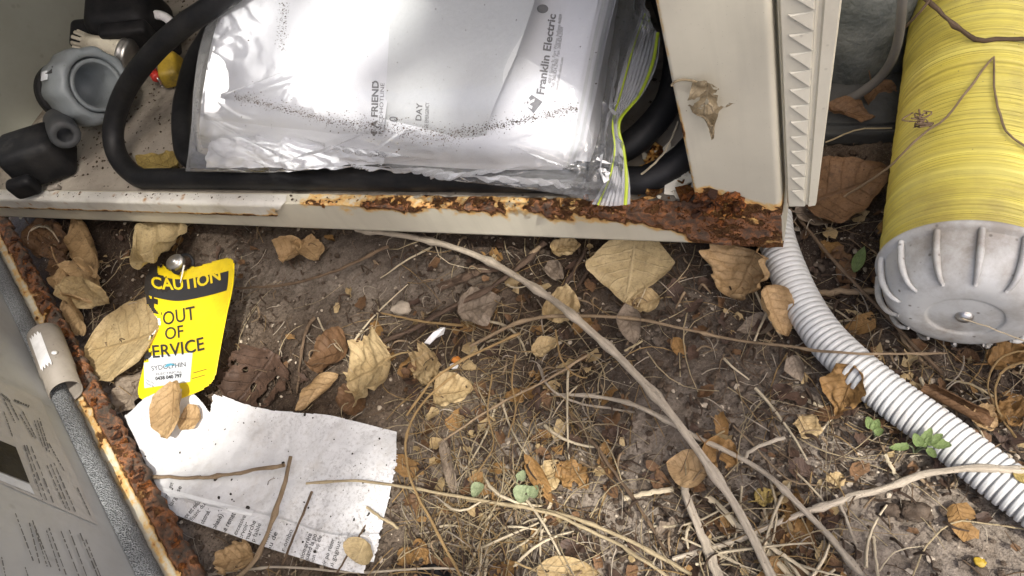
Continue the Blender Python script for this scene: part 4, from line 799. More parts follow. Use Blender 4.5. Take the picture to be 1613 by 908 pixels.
Lf('dry_leaf', 'rolled brown leaf tube lying right of the conduit', (1452, 612), (1562, 668), 40, M['brown'], 'strip', (.016, .014), 2.7, .1, .04, .08, 0, 32, False)
Lf('dry_leaf', 'curled tan tip leaf at the end of the rolled leaf tube', (1530, 650), (1572, 672), 40, M['tan'], 'ovate', (.016, .010), 1.2, .4, .1, .2, 0, 33)
Lf('dry_leaf', 'big brown leaf lying behind the louvred strip', (1265, 320), (1400, 268), 92, M['brown'], 'heart', (.012, .024), .45, .25, .04, .12, 0, 34)
Lf('dry_leaf', 'second brown leaf beneath the big leaf behind strip', (1250, 335), (1370, 325), 50, M['greyleaf'], 'ovate', (.010, .006), .8, .3, .05, .15, 0, 35)
Lf('dry_leaf', 'curled dry leaf on the end of the grey hose', (1300, 165), (1378, 186), 34, M['brown'], 'lance', (.034, .024), 1.5, .3, .1, .25, 0, 36, False)
Lf('dry_leaf', 'reddish brown leaf between grey hose and tank', (1372, 130), (1402, 175), 46, M['brown'], 'ovate', (.03, .012), .6, .3, .05, .15, 0, 37)
Lf('dry_leaf', 'orange crumpled leaf under the tank cap at right edge', (1556, 575), (1620, 545), 46, M['orangeleaf'], 'ovate', (.014, .02), 1.2, .4, .15, .5, 0, 38)
Lf('dry_leaf', 'orange leaf shred below the yellow tendrils', (1570, 640), (1620, 665), 44, M['orangeleaf'], 'strip', (.010, .012), 1.2, .4, .25, .5, 0, 39)
Lf('dry_leaf', 'small grey curled leaf left of the conduit on soil', (1248, 560), (1262, 602), 30, M['greyleaf'], 'kite', (.016, .006), 1.0, .2, .05, .1, .5, 40, False)
Lf('dry_leaf', 'pale tan leaf scrap right of the grey stem', (1262, 655), (1285, 692), 32, M['straw_leaf'], 'strip', (.008, .008), .5, .2, .2, .3, 0, 41, False)
Lf('dry_leaf', 'orange brown scrap leaf near the grey soil patch', (1062, 532), (1078, 566), 20, M['orangeleaf'], 'ovate', (.008, .008), .8, .2, .1, .2, 0, 42, False)
Lf('dry_leaf', 'long grey curled leaf right of the longest stem top', (985, 478), (1000, 545), 36, M['greyleaf'], 'lance', (.014, .010), 1.0, .3, .06, .2, 0, 43, False)
Lf('dry_leaf', 'tan leaf partly beneath the kite shaped leaf', (1040, 470), (985, 482), 34, M['straw_leaf'], 'ovate', (.006, .008), .7, .3, .06, .2, 0, 44)
Lf('dry_leaf', 'crumpled tan leaf below the paper bottom edge', (400, 872), (335, 890), 52, M['tan'], 'ovate', (.010, .010), 1.2, .4, .15, .5, 0, 45, False)
Lf('dry_leaf', 'grey rolled leaf shred left of the seedlings', (698, 690), (716, 782), 24, M['greyleaf'], 'lance', (.010, .012), 1.9, .2, .12, .3, 0, 46, False)
Lf('dry_leaf', 'small dull leaf under lip right of bark strips', (870, 395), (915, 385), 26, M['straw_leaf'], 'ovate', (.010, .012), 1.0, .3, .1, .4, 0, 47, False)
Lf('dry_leaf', 'pale crumpled leaf scrap among dark bark strips', (862, 415), (885, 440), 26, M['greyleaf'], 'ovate', (.010, .010), 1.0, .3, .1, .4, 0, 48, False)
Lf('dry_leaf', 'brown decayed leaf at centre right of the seedlings', (880, 730), (925, 770), 36, M['orangeleaf'], 'strip', (.008, .006), .6, .2, .25, .4, 0, 49, False)
Lf('dry_leaf', 'long brown leaf slanting right of the seedlings', (826, 715), (872, 795), 24, M['orangeleaf'], 'lance', (.012, .014), .9, .2, .08, .2, 0, 50, False)
Lf('dry_leaf', 'pinkish pale leaf behind the round seedling leaf', (880, 725), (845, 785), 34, M['straw_leaf'], 'ovate', (.006, .006), .5, .2, .2, .3, 0, 51, False)
Lf('dry_leaf', 'yellow leaf scrap on soil beside the grey sand patch', (1302, 765), (1330, 750), 22, M['straw_leaf'], 'round', (.006, .006), .5, .2, .2, .3, 0, 52, False)
Lf('dry_leaf', 'orange leaf scrap right of the longest stem bottom', (1235, 870), (1250, 838), 22, M['orangeleaf'], 'ovate', (.008, .008), .7, .2, .15, .3, 0, 53, False)
Lf('dry_leaf', 'yellowed leaf pair above the weathered twig', (1190, 790), (1220, 775), 26, M['olive'], 'ovate', (.008, .008), .8, .2, .2, .4, 0, 54)
Lf('dry_leaf', 'pale papery husk left of the broken stem', (1035, 845), (1080, 822), 32, M['greyleaf'], 'ovate', (.008, .010), 1.3, .3, .2, .5, 0, 55, False)
Lf('dry_leaf', 'dark leaf across the conduit at right edge', (1595, 745), (1640, 760), 20, M['olive'], 'ovate', (.032, .030), .6, .2, .08, .2, 0, 56, False)
Lf('dry_leaf', 'olive dry leaf on the cabinet floor inside cable loop', (278, 262), (214, 248), 42, M['olive'], 'ovate', (ZF+.008, ZF+.006), .6, .3, .08, .2, .1, 57, False, ground=False)
Lf('dry_leaf', 'brown leaf stub left of lowest straw at bottom edge', (655, 850), (672, 890), 24, M['orangeleaf'], 'ovate', (.008, .008), .8, .2, .15, .3, 0, 58, False)
Lf('dry_leaf', 'small olive leaf on soil below hanging tendrils', (800, 618), (825, 632), 20, M['orangeleaf'], 'ovate', (.010, .010), .8, .2, .15, .3, 0, 59, False)
Lf('green_blade', 'green leaf blade on the soil left of tank cap', (1345, 430), (1362, 388), 18, M['gleaf'], 'lance', (.008, .018), .8, .2, .02, .05, 0, 60, False)
# dead leaf hanging in a web on the post
pv = bvh_of(pst)
def web_leaf():
    c = aty(1112, 165, YF-.006); rows = []
    px = [[(1090, 132), (1108, 127), (1124, 134), (1142, 148)], [(1086, 150), (1104, 148), (1126, 152), (1160, 162)], [(1080, 172), (1100, 176), (1120, 178), (1136, 172)], [(1098, 180), (1110, 188), (1122, 192), (1130, 186)], [(1114, 196), (1118, 202), (1124, 204), (1126, 198)], [(1120, 216), (1121, 219), (1123, 221), (1125, 216)]]
    G = np.array([[aty(*p, YF-.006-.006*abs(math.sin(i*1.7+j*2.1))) for j, p in enumerate(r)] for i, r in enumerate(px)])
    A = np.stack([cr(g, 18) for g in G]); B = np.stack([cr(A[:, j], 34) for j in range(18)], 1); B[..., 1] += .0018*fbm(B[..., 0]*220, B[..., 2]*220, 1.0, 3)
    u, v = np.meshgrid(np.linspace(0, 1, 34), np.linspace(0, 1, 18), indexing='ij')
    V = B.reshape(-1, 3); Fc = grid_faces(34, 18); uv = np.stack([u, v], -1).reshape(-1, 2)
    for pts in ([(1058, 135), (1062, 130), (1075, 126), (1092, 128), (1105, 133)],):
        P = np.array([aty(*p, YF-.004) for p in pts]); v2, f2, u2 = tube(resample(P, 16), .0008, 6); Fc = Fc+[tuple(i+len(V) for i in f) for f in f2]; V = np.vstack([V, v2]); uv = np.vstack([uv, u2])
    add('webbed_leaf', V, Fc, M['web'], uv=uv, label='withered leaf hanging in cobweb on the beige post', cat='leaf')
web_leaf()

# ------------------------------------------------------------------ seedlings
def seedling(label, foot, leaves, mat, dz=.014, rag_=.05):
    p = atg(*foot, 0); rt = root('seedling', p, label=label, cat='seedling')
    for i, (b, t, wd) in enumerate(leaves):
        A = atg(*b, dz); Q = np.array([p, (p+A)/2+[0, 0, .004], A]); V, Fc, uv = tube(resample(Q, 8), .0006, 6); add('stem', V, Fc, M['gpale'], rt, uv=uv)
        leaf('leaf_blade', None, b, t, wd, mat, 'heart', (dz, dz+.003), .6, .4, rag_, .07, 0, 70+i, False, parent=rt, nu=16, nv=11)
seedling('grey green seedling with broad leaves beside the long tan straw', (815, 790), [((826, 764), (820, 794), 26), ((838, 766), (842, 786), 18), ((818, 744), (826, 758), 15)], M['gpale'])
seedling('single pale green seedling leaf left of the broad leaved seedling', (742, 790), [((756, 760), (745, 784), 17)], M['gpale'])
seedling('bright green ragged seedling growing over the conduit', (1440, 715), [((1450, 704), (1468, 674), 16), ((1458, 700), (1486, 684), 14), ((1466, 698), (1500, 702), 14), ((1432, 702), (1400, 706), 12), ((1450, 704), (1440, 682), 14), ((1462, 706), (1474, 722), 12)], M['gleaf'], .03, .25)
seedling('small two leaved green seedling at the conduit edge below ragged leaf', (1378, 690), [((1374, 676), (1366, 656), 14), ((1376, 680), (1384, 660), 14), ((1378, 684), (1392, 676), 12)], M['gleaf'])

# ------------------------------------------------------------------ white paper sheet
def paper():
    top = [(196, 655), (240, 622), (300, 606), (362, 628), (420, 645), (520, 655), (636, 682)]
    mid1 = [(212, 690), (260, 672), (320, 660), (375, 668), (430, 690), (525, 705), (634, 728)]
    mid2 = [(232, 735), (280, 735), (340, 735), (395, 745), (450, 760), (530, 780), (622, 780)]
    mid3 = [(250, 772), (300, 785), (350, 800), (405, 812), (465, 825), (530, 838), (608, 838)]
    bot = [(262, 806), (310, 825), (360, 842), (415, 862), (470, 880), (530, 898), (590, 908)]
    zz = [[.022, .030, .028, .020, .016, .014, .010], [.022, .024, .022, .018, .014, .016, .018], [.020, .020, .018, .016, .016, .018, .018], [.020, .022, .020, .018, .018, .018, .016], [.016, .018, .018, .020, .018, .016, .012]]
    rows = [[(x, y, z) for (x, y), z in zip(r, zr)] for r, zr in zip((top, mid1, mid2, mid3, bot), zz)]
    nu, nv = 190, 320; B = patch(rows, nu, nv)
    B[..., 2] += .0015*fbm(B[..., 0]*26, B[..., 1]*26, 3.0, 3)+.0012*np.abs(pnoise(B[..., 0]*40, B[..., 1]*40+7, 1.0))
    u, v = np.meshgrid(np.linspace(0, 1, nu), np.linspace(0, 1, nv), indexing='ij')
    B[..., 2] += .0018*np.exp(-((u-.76-.02*np.sin(v*9))/.012)**2)                                  # fold crease
    px = v*7
    # torn outline: notch at the top, ragged right and bottom right
    rag = .008*fbm(v*15, u*15, 2.0, 4)
    notch = np.maximum(0, .19-np.abs(v-.375)*3.6)+np.where((v > .27) & (v < .47), .02, 0)
    keep = (u > notch+rag*(.4+2.0*((v > .2) & (v < .5)))) & (v < 1-.012-np.abs(rag)*.7-.03*(u > .93)*(v > .88)) & (u < 1-np.maximum(0, rag)*.3)
    grime = np.clip(.25+soft(v, .45, .9)*1.0+.55*np.exp(-((u-.12)/.15)**2-((v-.1)/.12)**2)+.25*soft(u, .6, .9), 0, 1.3)
    Fc = [f for f in grid_faces(nu, nv) if all(keep.ravel()[i] for i in f)]
    us = sorted({i for f in Fc for i in f}); mp = {j: k for k, j in enumerate(us)}
    rt = root('paper_sheet', B[90, 150]*[1, 1, 0], label='torn dirty white instruction sheet lying on the soil', cat='paper')
    o = add('sheet', B.reshape(-1, 3)[us], [tuple(mp[i] for i in f) for f in Fc], M['paper'], rt, attrs={'grime': grime.ravel()[us]})
    b = bvh_of(o)
    fold = [(252, 764, 255, 774), (300, 776, 298, 790), (350, 790, 346, 806), (398, 806, 394, 812)]
    poly = [(248, 766), (400, 806), (396, 813), (250, 776)]
    poly_on(b, poly, M['sheet'], rt, 'folded_edge', .0008, 10, 'grey folded edge of the sheet')
    T = [('pompe est', (262, 792), (274, 762), 7), ('large se', (272, 798), (287, 768), 7), ('pompe est réduit', (287, 826), (318, 790), 7.5), ('suffisant du', (297, 830), (324, 796), 7), ('non obstrué.', (315, 838), (332, 806), 7.5), ('(triphasé)', (334, 846), (352, 812), 7.5), ('et se remet', (350, 850), (372, 810), 8.5),
         ('non excessive', (366, 858), (388, 814), 7), ('réservoir', (376, 862), (392, 826), 7), ('en marche', (386, 866), (404, 822), 7.5), ('trop faible', (396, 868), (412, 826), 7), ('fermant', (414, 872), (430, 834), 7), ('eau de', (424, 874), (438, 840), 7.5), ('par ombo', (444, 880), (462, 836), 7),
         ('ression arrête', (474, 892), (492, 842), 7.5), ('et quand la po', (481, 896), (500, 843), 7.5), ('ression trop éle', (490, 900), (508, 845), 7), ("d'air po réser", (510, 900), (528, 850), 7), ('qui gagnut', (522, 902), (538, 854), 7)]
    for s_, a, c, h in T: text_on(b, s_, a, c, h, M['print_'], rt, .008 if h > 7.4 else .0, name='printed_line')
    return o, b
paper_o, pbvh = paper()

# ------------------------------------------------------------------ caution tag
def caution():
    rows = [[(236, 408, .026), (252, 412, .024), (288, 417, .026), (330, 411, .034), (369, 402, .044)],
            [(228, 455, .024), (252, 462, .022), (284, 466, .024), (328, 458, .034), (367, 447, .044)],
            [(232, 510, .022), (250, 514, .020), (278, 517, .023), (318, 510, .034), (356, 500, .044)],
            [(228, 565, .020), (240, 566, .021), (268, 570, .024), (308, 562, .033), (346, 553, .040)],
            [(214, 622, .020), (226, 630, .021), (258, 636, .023), (300, 622, .030), (337, 606, .034)]]
    nu, nv = 100, 80; B = patch(rows, nu, nv); n = normals(B)
    u, v = np.meshgrid(np.linspace(0, 1, nu), np.linspace(0, 1, nv), indexing='ij')
    bite = .06*fbm(u*11, 3.0, 1.0, 4)
    left = np.interp(u, [0, .2, .36, .44, .52, .58, .64, .75, 1], [.12, -.05, .03, .2, .24, .1, .02, -.05, -.05])+bite
    topc = np.interp(v, [0, .3, .35, .45, .6, .7, 1], [.06, .02, .05, .06, .02, .015, -.01])+.016*fbm(v*16, 2.0, 4.0, 3)
    r = .07; cr1 = ((u < r) & (v > 1-r*1.6) & (((u-r)/r)**2+((v-1+r*1.6)/(r*1.6))**2 > 1)) | ((u > 1-r) & (v > 1-r*1.6) & (((u-1+r)/r)**2+((v-1+r*1.6)/(r*1.6))**2 > 1)) | ((u > 1-r) & (v < r*1.6) & (((u-1+r)/r)**2+((v-r*1.6)/(r*1.6))**2 > 1))
    keep = (v > left) & (u > topc) & ~cr1
    rt = root('caution_tag', B[50, 40]*[1, 1, 0], label='torn yellow CAUTION OUT OF SERVICE tag lying among leaves', cat='tag')
    def sub(msk, off, mat, name, label=None, thick=None):
        Bq = (B+n*off).reshape(-1, 3); Fc = [f for f in grid_faces(nu, nv) if all(msk.ravel()[i] for i in f)]
        us = sorted({i for f in Fc for i in f}); mp = {j: k for k, j in enumerate(us)}
        return add(name, Bq[us], [tuple(mp[i] for i in f) for f in Fc], mat, rt, label=label)
    o = sub(keep, 0, M['tagy'], 'tag_plate'); md = o.modifiers.new('thickness', 'SOLIDIFY'); md.thickness = .0006; md.offset = -1
    b = bvh_of(o)
    band = keep & (u > .105+.02*v) & (u < .30) & (v < .95) & (v > left+.02)
    sub(band, .0004, M['print_'], 'black_band')
    ch = keep & (((v-left < .17+.12*fbm(u*14, v*14, 2.0, 3)) & (u < .42)) | ((((u-.17)/.1)**2+((v-.30)/.17)**2+.5*fbm(u*16, v*16, 5.0, 3)) < .55) | ((((u-.55)/.09)**2+((v-.14)/.10)**2+.6*fbm(u*16, v*16, 9.0, 3)) < .5) | ((((u-.73)/.07)**2+((v-.10)/.16)**2+.6*fbm(u*16, v*16, 11.0, 3)) < .45))
    sub(ch, .0007, M['char'], 'scorched_edge', 'blackened burnt edge of the tag')
    text_on(b, 'CAUTION', (240, 454), (349, 441), 18, M['tagy'], rt, .025, 0, .0009, bend=-8)
    text_on(b, 'OUT', (259, 513), (311, 503), 21, M['print_'], rt, .008, .12, .0006)
    text_on(b, 'OF', (262, 536), (292, 531), 19, M['print_'], rt, .008, .12, .0006)
    text_on(b, 'SERVICE', (229, 565), (324, 551), 20, M['print_'], rt, .012, .05, .0009, bend=-3)
    poly_on(b, [(227, 562), (304, 556), (300, 602), (228, 612)], M['stickw'], rt, 'white_sticker', .0005, 10, 'white company sticker')
    text_on(b, 'SYDOLPHIN', (240, 585), (294, 578), 7.5, M['print_'], rt, .0, 0, .0009)
    text_on(b, 'ELECTRICAL', (247, 592), (288, 588), 3.6, M['greyprint'], rt, .0, 0, .0009)
    text_on(b, '0438 040 797', (246, 600), (288, 595), 5.5, M['print_'], rt, .03, 0, .0009)
    text_on(b, 'Test Due', (230, 600), (244, 606), 3, M['greyprint'], rt, .0, 0, .0009); text_on(b, 'Tested by', (230, 605), (243, 611), 3, M['greyprint'], rt, .0, 0, .0009)
    P = [hit(b, *q) for q in ((259, 580), (264, 574), (271, 573), (280, 577), (272, 576), (266, 578))]
    if all(p[0] is not None for p in P): add('dolphin_mark', [p[0]+p[1]*.0009 for p in P], [tuple(range(6))], M['blue'], rt, smooth=False)
    for q0, q1 in (((305, 588), (326, 582)), ((303, 597), (324, 591))):
        Q = []
        for t in np.linspace(0, 1, 8):
            l, nn = hit(b, q0[0]+(q1[0]-q0[0])*t, q0[1]+(q1[1]-q0[1])*t)
            if l is not None: Q.append(l+nn*.0004)
        if len(Q) > 3: add('ruled_line', *tube(np.array(Q), .00035, 4)[:2], M['print_'], rt)
    # white torn core along the bite, and the snap clip through the hole
    core = keep & (v-left < .055+.03*fbm(u*20, v*20, 3.0, 3)) & (u > .43) & (u < .62)
    sub(core, .001, M['white'], 'torn_edge', 'white torn plastic along the bite')
    cpt = at(277, 414, .034); cl = root('snap_clip', cpt, axis_rot((.15, -.25, 1)), label='small dull metal snap clip on top of the caution tag', cat='clip')
    V, Fc = lathe([(-.003, .0), (-.003, .0085), (0, .0095), (.0025, .0092), (.004, .007), (.0035, .0045), (.0055, .004), (.0065, .0025), (.0065, .0002)], 28, lambda a, k: 1+.10*np.cos(2*a)); add('clip_disc', V, Fc, M['steel'], cl, local=True)
    a = np.linspace(-.6, 4.3, 26); V, Fc, _ = tube(np.stack([np.cos(a)*.012+.008, np.sin(a)*.010-.006, .001+.0015*np.sin(a*2)], 1), .0016, 8); add('clip_hook', V, Fc, M['blackp'], cl, local=True)
    P = np.array([at(290, 418, .034), at(287, 432, .031), at(284, 446, .028)]); V, Fc, _ = tube(resample(P, 10), np.linspace(.0011, .0005, 10), 6); add('frayed_string', V, Fc, M['white'], cl)
caution()

# ------------------------------------------------------------------ pipe offcut on the door rim
def offcut():
    a = at(70, 528, .056); b = at(104, 618, .052); ax = b-a; L = np.linalg.norm(ax); ax /= L; rt = root('pipe_offcut', a, axis_rot(ax), label='short grey pipe offcut with torn white sticker on the door edge', cat='pipe')
    r = .0155
    V, Fc = lathe([(-.006, .004), (-.004, r*.8), (.0, r), (.01, r*1.01), (L*.66, r), (L*.67, r*.93), (L, r*.93), (L+.0005, r*.88), (L-.003, r*.84), (L*.4, r*.82), (L*.3, .0)], 40); add('pipe_wall', V, Fc, M['hose2'], rt, local=True)
    cw = np.array(WM[rt].inverted()) @ np.array([0, 0, H, 1]); a0 = math.atan2(cw[1], cw[0])
    n1, n2 = 20, 14; Vv = []
    for i in range(n1):
        for j in range(n2):
            s = .012+(L*.55)*i/(n1-1)+.003*math.sin(j*1.9); an = a0+.15+.75*j/(n2-1); Vv.append((math.cos(an)*(r+.0008), math.sin(an)*(r+.0008), s))
    V = np.array(Vv); side = add('torn_sticker', V, grid_faces(n1, n2), M['white'], rt, local=True, label='peeling white sticker')
    V, Fc = lathe([(0, .0005), (.001, .0028), (.0016, .0018), (.0018, .0002)], 12)
    m = Matrix.Translation(Vector((math.cos(a0-.15)*(r+.0003), math.sin(a0-.15)*(r+.0003), L*.55))) @ axis_rot((math.cos(a0-.15), math.sin(a0-.15), 0)); V = np.array([m @ Vector(v) for v in V])
    add('white_dot', V, Fc, M['white'], rt, local=True)
offcut()

# ------------------------------------------------------------------ inside the cabinet: cable
def cable():
    r = .0110
    path = [(520, -150, .24), (420, -60, .215), (352, -2, .195), (290, 40, .18), (235, 90, .16), (194, 150, .13), (178, 215, .10), (196, 262, ZF+r), (245, 290, ZF+r), (330, 298, ZF+r), (480, 301, ZF+r), (650, 303, ZF+r), (820, 306, ZF+r), (950, 302, ZF+r), (1030, 278, ZF+r), (1085, 240, ZF+r+.004), (1120, 180, ZF+r+.006), (1120, 90, ZF+r+.008), (1080, 0, ZF+r+.01), (980, -90, ZF+r+.014), (780, -130, ZF+r+.016), (560, -110, ZF+r+.016), (400, -20, ZF+r+.016), (320, 70, ZF+r+.012), (291, 150, ZF+r+.008), (288, 215, ZF+r+.004), (302, 252, ZF+r+.002), (370, 268, ZF+r), (520, 266, ZF+r), (700, 270, ZF+r), (860, 272, ZF+r), (960, 245, ZF+r+.004), (1020, 205, ZF+r+.012), (1060, 140, ZF+r+.02), (1060, 40, ZF+r+.026), (1000, -70, ZF+r+.03), (860, -160, ZF+r+.034)]
    P = np.array([at(*p) for p in path]); Q = resample(P, 360); Q[:, 1] = np.maximum(Q[:, 1], YF+.013+r)
    Q[:, 0] = np.clip(Q[:, 0], XL+.02, XR-.02)
    V, Fc, uv = tube(Q, r, 20, rough=.02)
    return add('black_cable', V, Fc, M['rubber'], label='coiled thick black cable lying on the cabinet floor', cat='cable')
cable()

# ------------------------------------------------------------------ fittings at the left inner wall
def rbox(sx, sy, sz, bev, seg=4, taper=0.0):
    bm = bmesh.new(); bmesh.ops.create_cube(bm, size=1)
    for v in bm.verts: k = 1-taper*(v.co.z+.5); v.co = Vector((v.co.x*sx*k, v.co.y*sy*k, v.co.z*sz))
    bmesh.ops.bevel(bm, geom=list(bm.edges), offset=bev, segments=seg, profile=.5, affect='EDGES'); bm.verts.ensure_lookup_table()
    V = np.array([tuple(v.co) for v in bm.verts]); Fc = [tuple(x.index for x in f.verts) for f in bm.faces]; bm.free(); return V, Fc
c = at(202, 30, ZF+.045)
rt = root('pipe_plug', c, Euler((.35, .25, .35)), label='upper black plastic cap at the inner wall above the grey union', cat='cap')
V, Fc = rbox(.092, .074, .076, .018, 5, .12); add('cap_body', V, Fc, M['blackp'], rt, local=True)
V, Fc = rbox(.028, .04, .028, .008); add('cap_tab', V+np.array([-.062, -.012, -.01]), Fc, M['blackp'], rt, local=True)
V, Fc = rbox(.06, .02, .07, .006); add('cap_rib', V+np.array([.012, -.036, 0]), Fc, M['blackp'], rt, local=True)
c = at(58, 244, ZF+.033)
rt = root('pipe_plug', c, Euler((.15, .15, .55)), label='lower black plastic cap in the front left corner of cabinet', cat='cap')
V, Fc = rbox(.070, .052, .054, .010, 5, .1); add('cap_body', V, Fc, M['blackp'], rt, local=True)
V, Fc = rbox(.03, .016, .026, .006); add('cap_tab', V+np.array([-.02, -.034, -.008]), Fc, M['blackp'], rt, local=True)
V, Fc = rbox(.014, .006, .008, .002); add('cap_catch', V+np.array([.006, -.036, -.022]), Fc, M['hose2'], rt, local=True)
# grey barrel union
c = at(138, 138, ZF+.05); AX = Vector((.98, -.10, .17)).normalized(); US = .76
rt = root('pipe_union', c, axis_rot(AX), label='grey plastic barrel union with open round socket facing out', cat='union')
kn = lambda a, k: 1+.03*np.sign(np.cos(10*a))*np.abs(np.cos(10*a))**.5 if 3 <= k <= 7 else 1+0*a
V, Fc = lathe([(-.055, .030), (-.055, .040), (-.030, .042), (-.028, .050), (-.024, .056), (.006, .058), (.024, .057), (.034, .053), (.036, .050), (.036, .043), (.030, .0415), (.012, .041), (.010, .038)], 72, kn); add('union_nut', V*US, Fc, M['greyp'], rt, local=True)
V, Fc = lathe([(-.05, .034), (.0, .0395), (.030, .0395), (.033, .0385), (.033, .0335), (.030, .033), (-.045, .0315), (-.046, .0)], 56); add('socket', V*US, Fc, M['greyp'], rt, local=True)
V, Fc = lathe([(-.075, .034), (-.075, .046), (-.058, .047), (-.056, .044), (-.056, .034)], 56); add('rear_seal', V*US, Fc, M['blackp'], rt, local=True)
wv = Vector((np.array(WM[rt].inverted()) @ np.array([0, 0, H, 1]))[:3]); a0 = math.atan2(wv.y, wv.x)
for da, sz, mt in ((-.5, .007, 'stickw'), (-.62, .0055, 'print_')):
    V, Fc = rbox(.0016, sz*2, .020, .0007, 2); m = Matrix.Rotation(a0+da, 4, 'Z') @ Matrix.Translation(Vector((.0582, 0, -.006 if mt == 'stickw' else .008))); V = np.array([m @ Vector(v) for v in V]); add('size_mark', V*US, Fc, M[mt], rt, local=True)
# small dark coupling
c = at(100, 207, ZF+.045); rt = root('rubber_coupling', c, axis_rot((.80, -.55, .1)), label='short dark grey rubber coupling between union and lower cap', cat='coupling')
V, Fc = lathe([(-.05, .0), (-.05, .020), (-.047, .0225), (.016, .0225), (.019, .021), (.019, .012), (.016, .011), (-.02, .011), (-.02, .0)], 40); add('coupling_sleeve', V*.72, Fc, M['greyd'], rt, local=True)
V, Fc = lathe([(.0192, .0115), (.0205, .0125), (.0205, .0195), (.0192, .0205)], 40); add('coupling_ring', V*.72, Fc, M['greyd'], rt, local=True)
# cream fitting with steel ferrule
c = at(176, 80, ZF+.042); rt = root('cable_gland', c, axis_rot((.76, .05, -.49)), label='cream plastic cable gland with steel ring behind grey union', cat='gland')
V, Fc = lathe([(-.042, .010), (-.042, .0135), (-.026, .0155), (-.018, .017), (.0, .0195), (.014, .024), (.016, .024), (.016, .0)], 40); add('gland_body', V*.78, Fc, M['cream'], rt, local=True)
for k in range(9):
    a = 2*math.pi*k/9; V, Fc = rbox(.004, .0055, .017, .0012, 2); m = Matrix.Rotation(a, 4, 'Z') @ Matrix.Translation(Vector((.0125, 0, -.048))) @ Matrix.Rotation(-.12, 4, 'Y'); add('clamp_finger', [(m @ Vector(v))*.78 for v in V], Fc, M['cream'], rt, local=True)
V, Fc = lathe([(.016, .022), (.017, .027), (.021, .0285), (.024, .0275), (.026, .0285), (.030, .0285), (.032, .027), (.034, .021), (.034, .0)], 44); add('steel_ring', V*.78, Fc, M['steel'], rt, local=True)
c = at(268, 108, ZF+.018); rt = root('yellow_connector', c, Euler((.3, .2, .5)), label='small dirty yellow plug lying behind the black cable', cat='plug')
V, Fc = rbox(.028, .042, .024, .005, 3, .2); add('plug_body', V, Fc, M['yellow'], rt, local=True); V, Fc = rbox(.022, .022, .02, .004); add('plug_nose', V+np.array([.004, .03, .004]), Fc, M['blackp'], rt, local=True)
c = at(243, 117, ZF+.02); rt = root('wire_crimp', c, axis_rot((.75, -.6, -.25)), label='red crimp terminal with bare wire beside yellow plug', cat='terminal')
V, Fc = lathe([(-.012, .0), (-.012, .0055), (.008, .006), (.0095, .005), (.0095, .0)], 18); add('red_sleeve', V, Fc, M['red'], rt, local=True); V, Fc, _ = tube(np.array([(0, 0, .009), (.0005, 0, .016), (-.001, .001, .024)]), .0012, 8); add('bare_wire', V, Fc, M['steel'], rt, local=True)
c = at(282, 75, ZF+.02); rt = root('white_washer', at(250, 48, ZF+.03), axis_rot((.5, -.6, .6)), label='white plastic ring peeking out behind the upper cable', cat='ring')
V, Fc = lathe([(-.004, .014), (-.004, .022), (0, .024), (.004, .022), (.004, .014), (0, .0125), (-.004, .014)], 36); add('ring_body', V, Fc, M['white'], rt, local=True)

# ------------------------------------------------------------------ manuals in a zip bag
def surf(name, rows, nu, nv, mat, parent=None, wr=0.0, wf=30, thick=0, cut=None, **kw):
    B = patch(rows, nu, nv)
    if wr: B = B+normals(B)*(wr*fbm(B[..., 0]*wf, B[..., 1]*wf, B[..., 2]*wf+2, 4))[..., None]
    u, v = np.meshgrid(np.linspace(0, 1, nu), np.linspace(0, 1, nv), indexing='ij'); Fc = grid_faces(nu, nv)
    if cut is not None:
        k = cut(u, v).ravel(); Fc = [f for f in Fc if all(k[i] for i in f)]
    o = add(name, B.reshape(-1, 3), Fc, mat, parent, uv=np.stack([u, v], -1).reshape(-1, 2), **kw)
    if thick: md = o.modifiers.new('thickness', 'SOLIDIFY'); md.thickness = thick; md.offset = -1
    return o, B
ZM = .15
mrt = root('instruction_manual', at(650, 100, ZF)*[1, 1, 0]+np.array([0, 0, ZF]), label='thick white instruction manual with company name inside the bag', cat='manual')
mrows = [[(420, -190, .205), (560, -195, .21), (760, -195, .21), (985, -190, .205)], [(365, -40, .185), (540, -45, .19), (760, -45, .19), (952, -40, .185)], [(335, 60, .170), (530, 65, .175), (750, 70, .175), (928, 66, .170)], [(322, 130, .158), (520, 142, .162), (745, 150, .162), (912, 148, .158)], [(316, 176, .143), (512, 190, .146), (738, 202, .146), (902, 200, .143)], [(314, 208, .127), (508, 224, .127), (732, 240, .127), (893, 240, .127)], [(316, 228, .108), (508, 244, .108), (730, 260, .108), (888, 262, .108)], [(320, 234, .100), (510, 250, .100), (732, 266, .100), (886, 268, .100)]]
cov, CB = surf('cover', mrows, 70, 90, M['manual'], mrt, .0006, 14)
nrm = normals(CB)
for k in range(1, 6):
    cc = CB-nrm*(.0017*k)+np.array([.0018*k, .0, -.0006*k]); add('page', cc.reshape(-1, 3), grid_faces(70, 90), M['manual' if k % 2 else 'sheet'], mrt)
mb = bvh_of(cov)
text_on(mb, 'Franklin Electric', (857, 150), (876, 24), 12, M['greyprint'], mrt, .028, 0, .0006)
for a, c, s_, h in (((868, 133), (886, 24), '400 E Spring St, Fort Wayne, Indiana 46809', 5), ((873, 140), (888, 44), 'Tel: 260.824.2900  Fax: 260.824.2909', 5), ((879, 143), (888, 92), 'www.franklin-electric.com', 4.5)): text_on(mb, s_, a, c, h, M['greyprint'], mrt, 0, 0, .0006)
poly_on(mb, [(826, 163), (838, 150), (855, 161), (841, 179)], M['greyprint'], mrt, 'emblem', .0006, 4, 'grey diamond emblem'); text_on(mb, 'R', (838, 172), (843, 156), 12, M['whiteprint'], mrt, .03, .1, .0012, name='emblem_letter')
